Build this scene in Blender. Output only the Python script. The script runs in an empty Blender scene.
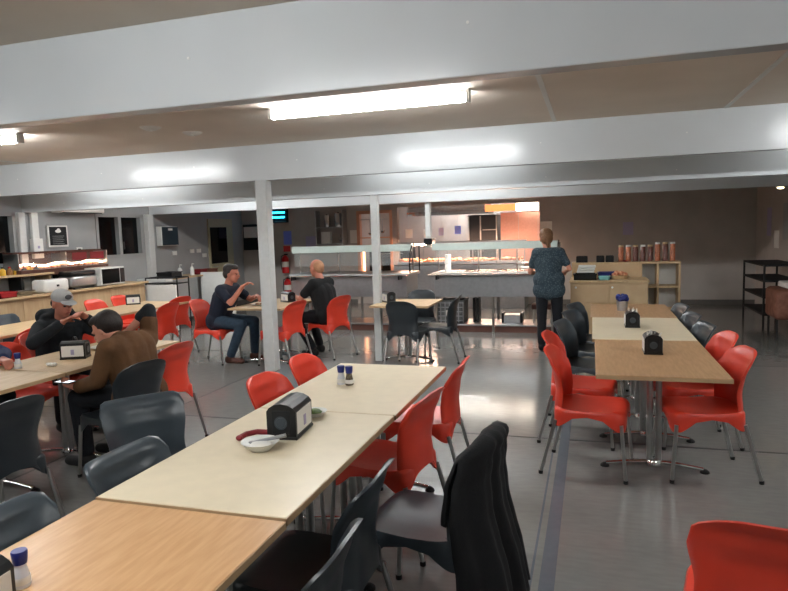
import bpy, bmesh, math, random
from mathutils import Vector, Matrix, Euler
random.seed(7)
PI = math.pi
C = bpy.context.scene.collection
S = bpy.context.scene

# ------------------------------------------------------------ camera
cam_data = bpy.data.cameras.new('camera')
cam = bpy.data.objects.new('camera', cam_data)
C.objects.link(cam)
_u = Vector((0.00077, 0.1040, 0.9946))
RM = Matrix(((0.9551, 0.00077, 0.2963), (0.2946, 0.1040, -0.9499), (-0.0316, 0.9946, 0.0991)))
cam.matrix_world = Matrix.Translation((0, 0, 1.6303)) @ RM.to_4x4()
cam_data.sensor_width = 36
cam_data.lens = 638.16 / 788 * 36
cam_data.clip_start = 0.05
S.camera = cam

# ------------------------------------------------------------ world and exposure
w = bpy.data.worlds.new('world')
S.world = w
w.use_nodes = True
w.node_tree.nodes['Background'].inputs[0].default_value = (0.002, 0.003, 0.006, 1)
w.node_tree.nodes['Background'].inputs[1].default_value = 1
S.view_settings.view_transform = 'Standard'
S.view_settings.look = 'None'
S.view_settings.gamma = 1
S.view_settings.exposure = 1.0
LAMP_E = 48.0       # emission of the fluorescent tubes

# ------------------------------------------------------------ materials
def lin(c):
    return tuple((x / 12.92 if x <= 0.04045 else ((x + 0.055) / 1.055) ** 2.4) for x in c)

MATS = {}
def mat(name, rgb, rough=0.5, metal=0.0, spec=0.5, noise=0.0, nscale=20, bump=0.0, bscale=60, coat=0.0,
        emit=None, estr=0.0, alpha=1.0, trans=0.0, rgb2=None, stretch=(1, 1, 1), rnoise=0.0, ior=1.45):
    if name in MATS:
        return MATS[name]
    m = bpy.data.materials.new(name)
    m.use_nodes = True
    nt = m.node_tree
    b = nt.nodes['Principled BSDF']
    col = lin([v / 255 for v in rgb])
    b.inputs['Base Color'].default_value = (*col, 1)
    b.inputs['Roughness'].default_value = rough
    b.inputs['Metallic'].default_value = metal
    b.inputs['Specular IOR Level'].default_value = spec
    b.inputs['Coat Weight'].default_value = coat
    b.inputs['Alpha'].default_value = alpha
    b.inputs['Transmission Weight'].default_value = trans
    b.inputs['IOR'].default_value = ior
    if emit:
        b.inputs['Emission Color'].default_value = (*lin([v / 255 for v in emit]), 1)
        b.inputs['Emission Strength'].default_value = estr
    tc = nt.nodes.new('ShaderNodeTexCoord')
    mp = nt.nodes.new('ShaderNodeMapping')
    mp.inputs['Scale'].default_value = stretch
    nt.links.new(tc.outputs['Object'], mp.inputs['Vector'])
    if noise > 0 or rgb2:
        n = nt.nodes.new('ShaderNodeTexNoise')
        n.inputs['Scale'].default_value = nscale
        n.inputs['Detail'].default_value = 4
        nt.links.new(mp.outputs[0], n.inputs['Vector'])
        r = nt.nodes.new('ShaderNodeValToRGB')
        c2 = lin([v / 255 for v in rgb2]) if rgb2 else tuple(x * (1 - noise) for x in col)
        c1 = col if rgb2 else tuple(min(1, x * (1 + noise)) for x in col)
        r.color_ramp.elements[0].color = (*c2, 1)
        r.color_ramp.elements[1].color = (*c1, 1)
        r.color_ramp.elements[0].position = 0.35
        r.color_ramp.elements[1].position = 0.65
        nt.links.new(n.outputs['Fac'], r.inputs[0])
        nt.links.new(r.outputs[0], b.inputs['Base Color'])
        if rnoise:
            mr = nt.nodes.new('ShaderNodeMapRange')
            mr.inputs['To Min'].default_value = rough - rnoise
            mr.inputs['To Max'].default_value = rough + rnoise
            nt.links.new(n.outputs['Fac'], mr.inputs[0])
            nt.links.new(mr.outputs[0], b.inputs['Roughness'])
    if bump > 0:
        n2 = nt.nodes.new('ShaderNodeTexNoise')
        n2.inputs['Scale'].default_value = bscale
        nt.links.new(mp.outputs[0], n2.inputs['Vector'])
        bp = nt.nodes.new('ShaderNodeBump')
        bp.inputs['Strength'].default_value = bump
        bp.inputs['Distance'].default_value = 0.01
        nt.links.new(n2.outputs['Fac'], bp.inputs['Height'])
        nt.links.new(bp.outputs[0], b.inputs['Normal'])
    MATS[name] = m
    return m

M = dict(
    floor=mat('floor_vinyl', (124, 124, 121), 0.14, noise=0.06, nscale=9.0, stretch=(1, 3.5, 1), rnoise=0.03, bump=0.02, bscale=2.5, spec=0.7),
    strip=mat('floor_strip', (92, 98, 106), 0.2, noise=0.05),
    joint=mat('floor_joint', (52, 52, 52), 0.6, noise=0.05),
    ceiling=mat('ceiling_board', (208, 197, 184), 0.75, noise=0.04, nscale=1.5, bump=0.02),
    batten=mat('batten_white', (205, 205, 200), 0.5, noise=0.03),
    beam=mat('beam_paint', (198, 202, 204), 0.2, noise=0.02, nscale=2, spec=0.55),
    column=mat('column_paint', (196, 198, 196), 0.5, noise=0.03),
    wall=mat('wall_panel', (150, 152, 152), 0.6, noise=0.03, nscale=3, bump=0.02),
    walldark=mat('wall_panel_back', (172, 166, 160), 0.6, noise=0.05, nscale=3, bump=0.02),
    warmwall=mat('kitchen_wall', (188, 176, 170), 0.35, noise=0.06, nscale=3),
    white=mat('white_plastic', (222, 222, 218), 0.4, noise=0.02),
    cream=mat('cream_laminate', (220, 207, 180), 0.3, noise=0.03, nscale=12, spec=0.45),
    oak=mat('oak_laminate', (198, 158, 116), 0.32, rgb2=(186, 145, 102), nscale=7, stretch=(8, 1, 1), spec=0.45),
    oakdark=mat('oak_laminate_aged', (186, 150, 112), 0.35, rgb2=(172, 136, 98), nscale=7, stretch=(8, 1, 1)),
    edge=mat('table_edging', (176, 146, 110), 0.5, noise=0.03),
    birch=mat('birch_ply', (196, 170, 132), 0.45, rgb2=(182, 154, 116), nscale=5, stretch=(6, 1, 1)),
    panelwood=mat('pale_timber_front', (190, 164, 128), 0.5, rgb2=(178, 150, 114), nscale=4, stretch=(1, 5, 1)),
    red=mat('orange_red_plastic', (212, 62, 42), 0.36, noise=0.02, spec=0.5),
    charcoal=mat('charcoal_plastic', (38, 44, 48), 0.38, noise=0.05, spec=0.5),
    greyplas=mat('slate_grey_plastic', (58, 66, 72), 0.3, noise=0.05, spec=0.5),
    chrome=mat('satin_metal', (170, 170, 168), 0.3, metal=1.0, noise=0.03),
    polished=mat('polished_chrome', (215, 215, 215), 0.1, metal=1.0, noise=0.01),
    steel=mat('brushed_steel', (176, 178, 180), 0.32, metal=0.9, noise=0.05, stretch=(1, 8, 1)),
    rubber=mat('black_rubber', (22, 22, 22), 0.7, noise=0.05),
    black=mat('black_plastic', (18, 20, 22), 0.3, noise=0.05),
    blackmat=mat('black_matte', (24, 24, 26), 0.8, noise=0.05),
    glassdark=mat('night_window_glass', (6, 7, 9), 0.08, noise=0.02),
    glass=mat('clear_glass', (225, 232, 230), 0.05, alpha=0.10, noise=0.01),
    frame=mat('window_frame', (146, 148, 148), 0.5, noise=0.03),
    paper=mat('paper', (224, 222, 216), 0.7, noise=0.02),
    lilac=mat('lilac_paper', (168, 160, 190), 0.7, noise=0.03),
    bluepaper=mat('blue_paper', (120, 140, 235), 0.6, noise=0.03),
    blue=mat('dark_blue_plastic', (28, 40, 110), 0.35, noise=0.03),
    fireRed=mat('extinguisher_red', (190, 20, 26), 0.3, noise=0.03),
    skin=mat('skin', (198, 138, 116), 0.55, noise=0.06, nscale=14),
    skintan=mat('skin_ruddy', (186, 118, 96), 0.55, noise=0.06, nscale=14),
    hairdark=mat('hair_dark', (34, 26, 22), 0.6, noise=0.3, nscale=60, bump=0.3, bscale=120),
    hairbrown=mat('hair_brown', (112, 78, 50), 0.6, noise=0.3, nscale=60, bump=0.3, bscale=120),
    hairfair=mat('hair_fair', (170, 124, 92), 0.6, noise=0.2, nscale=60, bump=0.2, bscale=120),
    navy=mat('navy_cotton', (24, 30, 46), 0.85, noise=0.1, bump=0.2, bscale=90),
    blackcloth=mat('black_cotton', (15, 16, 18), 0.9, noise=0.1, bump=0.2, bscale=90),
    hoodie=mat('charcoal_fleece', (26, 30, 34), 0.95, noise=0.12, bump=0.25, bscale=70),
    brown=mat('brown_canvas', (88, 58, 30), 0.85, noise=0.12, nscale=9, bump=0.25, bscale=50),
    jeans=mat('blue_denim', (40, 58, 74), 0.85, noise=0.15, nscale=30, bump=0.15),
    trousers=mat('dark_trousers', (18, 20, 26), 0.9, noise=0.1),
    boot=mat('brown_boot', (72, 40, 30), 0.6, noise=0.1),
    capgrey=mat('cap_grey', (168, 170, 170), 0.8, noise=0.05),
    eye=mat('eye', (30, 24, 22), 0.3, noise=0.02),
    lip=mat('lip', (160, 84, 76), 0.5, noise=0.03),
    food=mat('cooked_food', (150, 104, 50), 0.6, rgb2=(96, 60, 26), nscale=50),
    foodgreen=mat('green_food', (96, 118, 50), 0.6, rgb2=(60, 84, 30), nscale=50),
    chips=mat('golden_food', (240, 190, 150), 0.5, rgb2=(190, 96, 60), nscale=30),
    maroon=mat('maroon_plastic', (120, 26, 34), 0.45, noise=0.04),
    yellow=mat('yellow_sauce', (206, 160, 30), 0.4, noise=0.04),
    redplas=mat('red_plastic_tub', (170, 34, 38), 0.4, noise=0.04),
    cyan=mat('pale_cyan_plastic', (130, 190, 190), 0.4, noise=0.04),
    jar=mat('cereal_jar', (196, 120, 84), 0.25, rgb2=(150, 84, 58), nscale=40),
    jardark=mat('coffee_jar', (120, 72, 60), 0.25, rgb2=(84, 50, 46), nscale=40),
    brownbox=mat('brown_cardboard', (128, 84, 66), 0.7, rgb2=(104, 62, 48), nscale=12),
    yelldoor=mat('beige_door', (168, 160, 132), 0.55, noise=0.04),
    tube=mat('tube_light', (255, 255, 250), 0.5, emit=(248, 251, 253), estr=LAMP_E),
    uv=mat('uv_tube', (30, 190, 240), 0.5, emit=(30, 190, 245), estr=7.0),
    warm=mat('heat_lamp_glow', (255, 190, 130), 0.5, emit=(255, 180, 130), estr=15.0),
    warmwhite=mat('servery_fill_glow', (255, 236, 214), 0.5, emit=(255, 236, 214), estr=18.0),
    orange=mat('orange_diffuser', (255, 150, 90), 0.5, emit=(255, 140, 80), estr=0.9),
)

def patterned():
    m = bpy.data.materials.new('teal_flecked_blouse')
    m.use_nodes = True
    nt = m.node_tree
    b = nt.nodes['Principled BSDF']
    b.inputs['Roughness'].default_value = 0.85
    tc = nt.nodes.new('ShaderNodeTexCoord')
    v = nt.nodes.new('ShaderNodeTexVoronoi')
    v.inputs['Scale'].default_value = 48
    nt.links.new(tc.outputs['Object'], v.inputs['Vector'])
    r = nt.nodes.new('ShaderNodeValToRGB')
    e = r.color_ramp.elements
    e[0].position = 0.24; e[0].color = (0.085, 0.115, 0.13, 1)
    e[1].position = 0.40; e[1].color = (0.022, 0.042, 0.058, 1)
    nt.links.new(v.outputs['Distance'], r.inputs[0])
    nt.links.new(r.outputs[0], b.inputs['Base Color'])
    return m
M['blouse'] = patterned()

# ------------------------------------------------------------ mesh helpers
class MB:
    def __init__(s):
        s.bm = bmesh.new()
    def box(s, x0, x1, y0, y1, z0, z1, mtx=None):
        vs = [s.bm.verts.new((x, y, z)) for z in (z0, z1) for y in (y0, y1) for x in (x0, x1)]
        for f in ((0, 2, 3, 1), (4, 5, 7, 6), (0, 1, 5, 4), (2, 6, 7, 3), (0, 4, 6, 2), (1, 3, 7, 5)):
            s.bm.faces.new([vs[i] for i in f])
        if mtx:
            bmesh.ops.transform(s.bm, matrix=mtx, verts=vs)
        return s
    def rbox(s, x0, x1, y0, y1, z0, z1, r=0.01, seg=2, mtx=None):
        t = bmesh.new()
        mb = MB.__new__(MB); mb.bm = t
        mb.box(x0, x1, y0, y1, z0, z1)
        bmesh.ops.bevel(t, geom=t.edges[:] , offset=r, segments=seg, profile=0.5, affect='EDGES')
        s.add(t, mtx)
        return s
    def add(s, t, mtx=None):
        me = bpy.data.meshes.new('tmp')
        if mtx:
            t.transform(mtx)
        t.to_mesh(me); t.free()
        s.bm.from_mesh(me)
        bpy.data.meshes.remove(me)
    def tube(s, a, b, r0, r1=None, n=10, cap=True):
        a = Vector(a); b = Vector(b); r1 = r0 if r1 is None else r1
        d = (b - a)
        q = d.to_track_quat('Z', 'Y')
        ra, rb = [], []
        for i in range(n):
            t = 2 * PI * i / n
            v = Vector((math.cos(t), math.sin(t), 0))
            ra.append(s.bm.verts.new(a + q @ (v * r0)))
            rb.append(s.bm.verts.new(b + q @ (v * r1)))
        for i in range(n):
            j = (i + 1) % n
            s.bm.faces.new((ra[i], ra[j], rb[j], rb[i]))
        if cap:
            s.bm.faces.new(ra[::-1]); s.bm.faces.new(rb)
        return s
    def path(s, pts, r, n=8):
        for a, b in zip(pts, pts[1:]):
            s.tube(a, b, r, r, n)
        return s
    def lathe(s, prof, n=20, c=(0, 0, 0)):
        rings = []
        for (r, z) in prof:
            if r < 1e-5:
                rings.append([s.bm.verts.new((c[0], c[1], c[2] + z))])
            else:
                rings.append([s.bm.verts.new((c[0] + r * math.cos(2 * PI * i / n), c[1] + r * math.sin(2 * PI * i / n), c[2] + z)) for i in range(n)])
        for A, B in zip(rings, rings[1:]):
            for i in range(n):
                j = (i + 1) % n
                if len(A) == 1 and len(B) == 1: continue
                if len(A) == 1: s.bm.faces.new((A[0], B[i], B[j])) if True else None
                elif len(B) == 1: s.bm.faces.new((A[i], A[j], B[0]))
                else: s.bm.faces.new((A[i], A[j], B[j], B[i]))
        return s
    def ell(s, c, r, u=12, v=8, rot=None):
        t = bmesh.new()
        bmesh.ops.create_uvsphere(t, u_segments=u, v_segments=v, radius=1)
        mt = Matrix.Translation(c) @ (rot.to_4x4() if rot else Matrix()) @ Matrix.Diagonal((*r, 1))
        s.add(t, mt)
        return s
    def grid(s, fn, nu, nv):
        vs = [[s.bm.verts.new(fn(i / nu, j / nv)) for i in range(nu + 1)] for j in range(nv + 1)]
        for j in range(nv):
            for i in range(nu):
                s.bm.faces.new((vs[j][i], vs[j][i + 1], vs[j + 1][i + 1], vs[j + 1][i]))
        return s
    def build(s, name, m, parent=None, smooth=False, solid=0.0, loc=None, sharp=None, rot=None):
        bmesh.ops.recalc_face_normals(s.bm, faces=s.bm.faces)
        me = bpy.data.meshes.new(name)
        s.bm.to_mesh(me); s.bm.free()
        me.materials.append(m)
        o = bpy.data.objects.new(name, me)
        C.objects.link(o)
        if loc: o.location = loc
        if rot is not None: o.rotation_euler = (0, 0, rot)
        if smooth:
            for p in me.polygons: p.use_smooth = True
            if hasattr(me, 'set_sharp_from_angle'):
                me.set_sharp_from_angle(angle=math.radians(sharp or 50))
        if solid:
            md = o.modifiers.new('thickness', 'SOLIDIFY'); md.thickness = solid; md.offset = 0
            bake(o)
        if parent: o.parent = parent
        return o

def bake(o):
    dg = bpy.context.evaluated_depsgraph_get()
    dg.update()
    me = bpy.data.meshes.new_from_object(o.evaluated_get(dg))
    old = o.data
    o.modifiers.clear()
    o.data = me
    me.name = old.name

def empty(name, loc=(0, 0, 0), rz=0, label=None, cat=None, group=None):
    o = bpy.data.objects.new(name, None)
    C.objects.link(o)
    o.location = loc; o.rotation_euler = (0, 0, rz)
    o.empty_display_size = 0.1
    return tag(o, label, cat, group)

def tag(o, label=None, cat=None, group=None, kind=None):
    if label: o['label'] = label
    if cat: o['category'] = cat
    if group: o['group'] = group
    if kind: o['kind'] = kind
    return o

def struct(name, mb, m, **k):
    return tag(mb.build(name, m, **k), kind='structure')

def children(o):
    return [c for c in bpy.data.objects if c.parent == o]

def copy_tree(o, parent=None):
    kids = [c for c in ALLKIDS.get(o.name, [])] or children(o)
    ALLKIDS[o.name] = kids
    c = o.copy(); C.objects.link(c)
    if parent: c.parent = parent
    for ch in kids:
        copy_tree(ch, c)
    return c
ALLKIDS = {}

# ------------------------------------------------------------ the room
XL, XR, XR2, Y0, YB, ZC = -8.15, 4.6, 3.02, -3.2, 13.85, 2.693
struct('floor', MB().box(-8.4, 5.0, Y0 - .2, 18.0, -.12, 0), M['floor'])
struct('ceiling', MB().box(-8.4, 5.0, Y0 - .2, 18.0, ZC, ZC + .12), M['ceiling'])
# left wall with two windows
LW = MB()
W1, W2 = (6.2, 7.40), (9.06, 10.2)
LW.box(XL - .12, XL, Y0, W1[0], 0, ZC)
LW.box(XL - .12, XL, W1[1], W2[0], 0, ZC)
LW.box(XL - .12, XL, W2[1], YB + .12, 0, ZC)
for (a, b, z0, z1) in ((W1[0], W1[1], 1.32, 2.07), (W2[0], W2[1], 1.35, 2.08)):
    LW.box(XL - .12, XL, a, b, 0, z0)
    LW.box(XL - .12, XL, a, b, z1, ZC)
struct('wall_left', LW, M['wall'])
for k, (a, b, z0, z1, mid) in enumerate(((W1[0], W1[1], 1.32, 2.07, 6.8), (W2[0], W2[1], 1.35, 2.08, 9.62))):
    g = struct('window_%d' % (k + 1), MB().box(XL - .09, XL - .075, a, b, z0, z1), M['glassdark'])
    f = MB()
    f.box(XL - .08, XL + .015, a - .03, a + .03, z0 - .03, z1 + .03).box(XL - .08, XL + .015, b - .03, b + .03, z0 - .03, z1 + .03)
    f.box(XL - .08, XL + .015, a, b, z0 - .03, z0 + .03).box(XL - .08, XL + .015, a, b, z1 - .03, z1 + .03)
    f.box(XL - .08, XL + .01, mid - .035, mid + .035, z0, z1)
    f.build('window_frame', M['frame'], g)
    MB().box(XL - .01, XL + .03, mid + .04, mid + .07, z0 + .12, z0 + .26).build('window_latch', M['black'], g)
# right walls
struct('wall_right', MB().box(XR, XR + .12, Y0, 10.5, 0, ZC), M['wall'])
struct('wall_right_return', MB().box(XR2, XR + .12, 10.5, 10.62, 0, ZC), M['walldark'])
struct('wall_right_rear', MB().box(XR2, XR2 + .12, 10.62, YB + .12, 0, ZC), M['walldark'])
struct('wall_front', MB().box(XL - .12, XR + .12, Y0 - .12, Y0, 0, ZC), M['wall'])
# back wall with two openings into the kitchen
A0, A1, AZ0, AZ1 = -5.10, -4.36, 0.66, 2.08
B0, B1, BZ0, BZ1 = -4.18, -1.05, 0.80, 2.17
bw = MB()
bw.box(XL - .12, A0, YB, YB + .12, 0, ZC).box(A1, B0, YB, YB + .12, 0, ZC)
bw.box(A0, A1, YB, YB + .12, 0, AZ0).box(A0, A1, YB, YB + .12, AZ1, ZC)
bw.box(B0, B1, YB, YB + .12, 0, BZ0).box(B0, B1, YB, YB + .12, BZ1, ZC)
bw.box(B1, XR2 + .12, YB, YB + .12, 0, ZC)
struct('wall_back', bw, M['walldark'])
struct('wall_kitchen_back', MB().box(-6.0, -.3, 17.4, 17.52, 0, ZC), M['warmwall'])
struct('wall_kitchen_left', MB().box(-6.0, -5.9, YB + .12, 17.4, 0, ZC), M['warmwall'])
struct('wall_kitchen_right', MB().box(-.4, -.3, YB + .12, 17.4, 0, ZC), M['warmwall'])
# timber reveal round the small opening
tr = MB()
tr.box(A0 - .06, A0 + .01, YB - .02, YB + .13, AZ0, AZ1 + .05).box(A1 - .01, A1 + .05, YB - .02, YB + .13, AZ0, AZ1 + .05)
tr.box(A0, A1, YB - .02, YB + .13, AZ1 - .02, AZ1 + .05).box(A0, A1, YB - .02, YB + .13, 1.50, 1.53)
struct('trim_1', tr, mat('salmon_trim', (206, 150, 122), 0.5, noise=0.03))

# beams across the room
def beam(name, y, z0, z1, x0, x1, t=0.1):
    b = MB().rbox(x0, x1, y, y + t, z0, z1, .004, 1)
    return struct(name, b, M['beam'])
beam('trim_2', 2.77, 2.28, ZC, XL, XR, .11)
beam('trim_3', 6.80, 2.281, ZC, XL, XR, .12)
beam('trim_4', 7.56, 2.093, ZC, XL, XR, .12)
beam('trim_5', 10.45, 2.108, ZC, XL, XR, .12)
sc = MB()
for y, z in ((2.769, 2.50), (6.799, 2.49), (7.559, 2.2)):
    x = XL + .8
    while x < XR:
        sc.tube((x, y + .004, z), (x, y - .003, z), .007, .007, 8); x += 1.37
struct('trim_6', sc, M['white'])
# ceiling battens
bt = MB()
for x in (-3.35, .9, 4.1):
    bt.box(x - .02, x + .02, Y0, 2.77, ZC - .006, ZC)
for x in (-7.2, -.36, 1.2):
    bt.box(x - .02, x + .02, 2.88, 6.8, ZC - .006, ZC)
struct('trim_7', bt, M['batten'])
# floor joints
fj = MB()
for y in (-.9, 2.0, 4.94, 7.95):
    fj.box(XL, XR, y - .011, y + .011, 0, .0015)
for x in (-3.86, 3.3):
    fj.box(x - .011, x + .011, Y0, YB, 0, .0012)
struct('trim_8', fj, M['joint'])
struct('trim_9', MB().box(-.235, -.165, Y0, 9.0, 0, .002).box(-.28, -.268, Y0, 9, 0, .0012), M['strip'])
# pale skirting
sk = MB().box(XL, XL + .012, Y0, YB, 0, .1).box(XL, -5.2, YB - .012, YB, 0, .1).box(-1.0, XR2, YB - .012, YB, 0, .1)
struct('baseboard_back', sk, mat('skirting', (92, 90, 86), 0.6, noise=0.03))
# columns
struct('trim_10', MB().rbox(-3.79, -3.65, 6.79, 6.93, 0, 2.281, .006, 1), M['column'])
struct('trim_11', MB().rbox(-2.64, -2.55, 7.575, 7.665, 0, 2.093, .006, 1), M['column'])
struct('trim_12', MB().rbox(-2.70, -2.61, 10.55, 10.64, 1.35, 2.108, .006, 1), M['column'])
struct('trim_13', MB().rbox(XL, XL + .1, 10.28, 10.44, 0, 2.108, .006, 1), M['column'])
struct('trim_14', MB().rbox(XL, XL + .06, 7.44, 7.56, 0, 2.093, .006, 1), M['column'])
# door at the end of the left wall
d = struct('door_1', MB().box(XL, XL + .04, 12.38, 13.35, 0, 2.05), M['yelldoor'])
MB().box(XL + .04, XL + .048, 12.42, 13.08, 1.05, 1.86).build('door_glass', M['glassdark'], d)
h = MB().tube((XL + .04, 12.46, .98), (XL + .09, 12.46, .98), .012).tube((XL + .09, 12.46, .98), (XL + .09, 12.58, .98), .011)
h.build('door_handle', M['chrome'], d)

# ------------------------------------------------------------ fluorescent lamps
def make_lamp(name, label, x0, x1, y, z=ZC, group='ceiling fluorescent battens', tube=None):
    t = empty(name, ((x0 + x1) / 2, y, z), 0, label, 'ceiling light', group)
    L = (x1 - x0) / 2
    MB().rbox(-L - .01, L + .01, -.03, .03, -.03, 0, .004, 1).build('batten_body', M['white'], t)
    MB().rbox(-L + .015, L - .015, -.036, .036, -.088, -.028, .02, 3).build('diffuser', tube or M['tube'], t, smooth=True)
    for sx in (-1, 1):
        MB().rbox(sx * L - .014, sx * L + .014, -.04, .04, -.095, 0, .004, 1).build('end_cap', M['white'], t)
    return t
make_lamp('fluorescent_light', 'long glowing fluorescent tube in the middle of the ceiling between the two big white beams', -2.57, -.90, 4.95)
make_lamp('fluorescent_light', 'glowing fluorescent tube end cut off by the left edge of the view', -6.95, -5.28, 4.95)
make_lamp('fluorescent_light', 'fluorescent tube on the ceiling right of the view', 2.05, 3.72, 4.95)
for x in (-6.95, -2.57, 2.05):
    make_lamp('fluorescent_light', 'fluorescent tube on the ceiling above the camera side of the first beam', x, x + 1.67, .6)
for x in (-6.95, -2.57, 2.05):  # unseen tubes added in the gap to brighten the third beam
    make_lamp('fluorescent_light', 'unseen fill tube added in the narrow bay between the second and third beams', x, x + 1.67, 7.16, tube=mat('gap_fill_tube', (255, 255, 250), .5, emit=(248, 251, 253), estr=9.0))
make_lamp('fluorescent_light', 'fluorescent tube hidden behind the third beam on the left', -6.9, -5.2, 9.0)
make_lamp('fluorescent_light', 'fluorescent tube hidden behind the third beam over the servery', -3.0, -1.3, 9.0)
make_lamp('fluorescent_light', 'fluorescent tube on the ceiling of the kitchen', -3.9, -2.2, 16.4, group='kitchen lamps')

for k, (x, y) in enumerate(((-4.01, 5.25), (-3.85, 5.69))):
    t = empty('ceiling_fitting', (x, y, ZC), 0, ['flat round fitting on the ceiling, farther left of two', 'small round fitting on the ceiling, nearer the glowing tube'][k], 'ceiling fitting', 'round ceiling fittings')
    MB().lathe([(0, -.028), (.05, -.028), (.085, -.012), (.10, 0), (0, 0)], 22).build('cover', M['batten'], t, smooth=True)
    MB().lathe([(0, -.036), (.02, -.036), (.024, -.027), (0, -.027)], 14).build('sensor', M['white'], t, smooth=True)

# ------------------------------------------------------------ tables
TT = 0.742
def make_table(name, label, x0, x1, y0, y1, top, posts=None, group=None, z=TT, base_dir='x'):
    cx, cy = (x0 + x1) / 2, (y0 + y1) / 2
    t = empty(name, (cx, cy, 0), 0, label, 'table', group)
    hx, hy = (x1 - x0) / 2, (y1 - y0) / 2
    MB().rbox(-hx + .003, hx - .003, -hy + .003, hy - .003, z - .027, z, .004, 2).build('tabletop', M[top], t)
    e = MB()
    for a in ((-hx, -hx + .003, -hy, hy), (hx - .003, hx, -hy, hy), (-hx, hx, -hy, -hy + .003), (-hx, hx, hy - .003, hy)):
        e.box(a[0], a[1], a[2], a[3], z - .026, z - .003)
    e.build('edging', M['edge'], t)
    MB().rbox(-.05, .05, -hy + .14, hy - .14, z - .055, z - .027, .004, 1).build('underframe', M['chrome'], t)
    for p in (posts or (-.3, .3)):
        pm = MB()
        pm.tube((-.028, p, .055), (-.028, p, z - .03), .02, .02, 12).tube((.028, p, .055), (.028, p, z - .03), .02, .02, 12)
        pm.build('post', M['chrome'], t, smooth=True)
        b = MB()
        b.lathe([(0, .03), (.05, .03), (.055, .045), (.04, .07), (0, .075)], 16, (0, p, 0))
        pts = [(-.30, .022), (-.16, .042), (0, .055), (.16, .042), (.30, .022)]
        for q, r in zip(pts, pts[1:]):
            b.tube((q[0], p, q[1]), (r[0], p, r[1]), .014, .014, 8)
        bo = b.build('foot_bar', M['polished'], t, smooth=True)
        for sx in (-1, 1):
            MB().lathe([(0, 0), (.03, 0), (.028, .012), (.014, .024), (0, .028)], 12, (sx * .31, p, 0)).build('glide', M['rubber'], bo)
    return t

make_table('dining_table', 'wood-coloured table nearest the camera, cut off by the bottom left corner', -1.66, -.92, .60, 1.735, 'oak', z=TT - .006, group='tables of the near row')
make_table('dining_table', 'cream-topped table with a white bowl and napkin box, in the middle of the near row', -1.66, -.92, 1.74, 2.893, 'cream', group='tables of the near row')
make_table('dining_table', 'cream-topped table with two blue-capped grinders, far end of the near row', -1.66, -.915, 2.897, 4.03, 'cream', group='tables of the near row')
make_table('dining_table', 'wood-coloured table nearest in the right-hand row between red chairs', .02, .765, 3.935, 5.20, 'oakdark', posts=(-.13, .5), group='tables of the right-hand row')
make_table('dining_table', 'cream-topped table in the middle of the right-hand row', 0.0, .765, 5.205, 6.46, 'cream', group='tables of the right-hand row')
make_table('dining_table', 'wood-coloured table at the far end of the right-hand row before the timber counter', -.015, .77, 6.465, 7.55, 'oakdark', group='tables of the right-hand row')
make_table('dining_table', 'wooden table with a plate under the blue-sleeved arm at the left edge', -4.19, -3.45, 2.30, 3.44, 'birch', group='tables where the man in the grey cap eats')
make_table('dining_table', 'wooden table between the man in the grey cap and the person in the brown jacket', -4.19, -3.45, 3.445, 4.72, 'birch', group='tables where the man in the grey cap eats')
make_table('dining_table', 'empty wooden table end at the left edge behind the man in the grey cap', -6.22, -5.47, 4.50, 6.10, 'birch', group='tables in the row next to the left counter')
make_table('dining_table', 'wooden table with a napkin box, in front of the left counter end', -6.22, -5.47, 6.105, 7.75, 'birch', group='tables in the row next to the left counter')
make_table('dining_table', 'pale table where two men in dark shirts face each other behind the white column', -4.37, -3.63, 6.97, 8.12, 'birch')
make_table('dining_table', 'small square wooden table with dark chairs in front of the servery', -2.60, -1.86, 7.30, 8.08, 'birch', posts=(0,))

# ------------------------------------------------------------ chairs
def seat_mesh(mb):
    # closed shell: top surface and apron with deep corners
    n = 56
    def rr(t, hx, hy0, hy1, p=5.0):
        a = 2 * PI * t
        c, s = math.cos(a), math.sin(a)
        x = math.copysign(abs(c) ** (2 / p), c) * hx
        y = math.copysign(abs(s) ** (2 / p), s)
        y = y * (hy1 if y > 0 else hy0)
        return x, y
    def topz(x, y):
        zc = .442 + .012 * (y / .22) if y > 0 else .442 + .018 * (y / .22) ** 2
        zc -= .014 * max(0, 1 - (x / .2) ** 2) * (1 - min(1, abs(y) / .24) ** 2)
        if y > .17: zc -= 5.0 * (y - .17) ** 2
        return zc
    rings = []
    for k in range(7):
        f = (k + .25) / 6.25
        rings.append([(x * f, y * f, topz(x * f, y * f)) for x, y in (rr(i / n, .212, .212, .222) for i in range(n))])
    def lower(i, off, dz):
        x, y = rr(i / n, .218 + off, .220 + off, .228 + off)
        cw = max(0, (abs(x) / .22) * (abs(y) / .222) - .30) / .46
        cw = min(1, cw) ** 1.15
        zt = topz(x * .97, y * .97)
        dep = .034 + .092 * cw
        return (x * (1 + .02 * cw), y * (1 + .03 * cw), zt - dep * dz - (.006 if dz < .2 else 0))
    rings.append([lower(i, 0, .1) for i in range(n)])
    rings.append([lower(i, .002, .55) for i in range(n)])
    rings.append([lower(i, .002, 1.0) for i in range(n)])
    rings.append([lower(i, -.012, 1.0) for i in range(n)])
    rings.append([(x * .955, y * .955, topz(x * .93, y * .93) - .020) for x, y in (rr(i / n, .212, .212, .222) for i in range(n))])
    rings.append([(x * .5, y * .5, topz(x * .5, y * .5) - .018) for x, y in (rr(i / n, .212, .212, .222) for i in range(n))])
    V = [[mb.bm.verts.new(p) for p in r] for r in rings]
    for A, B in zip(V, V[1:]):
        for i in range(n):
            j = (i + 1) % n
            mb.bm.faces.new((A[i], A[j], B[j], B[i]))
    mb.bm.faces.new(V[0]); mb.bm.faces.new(V[-1][::-1])
    return mb

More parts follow.
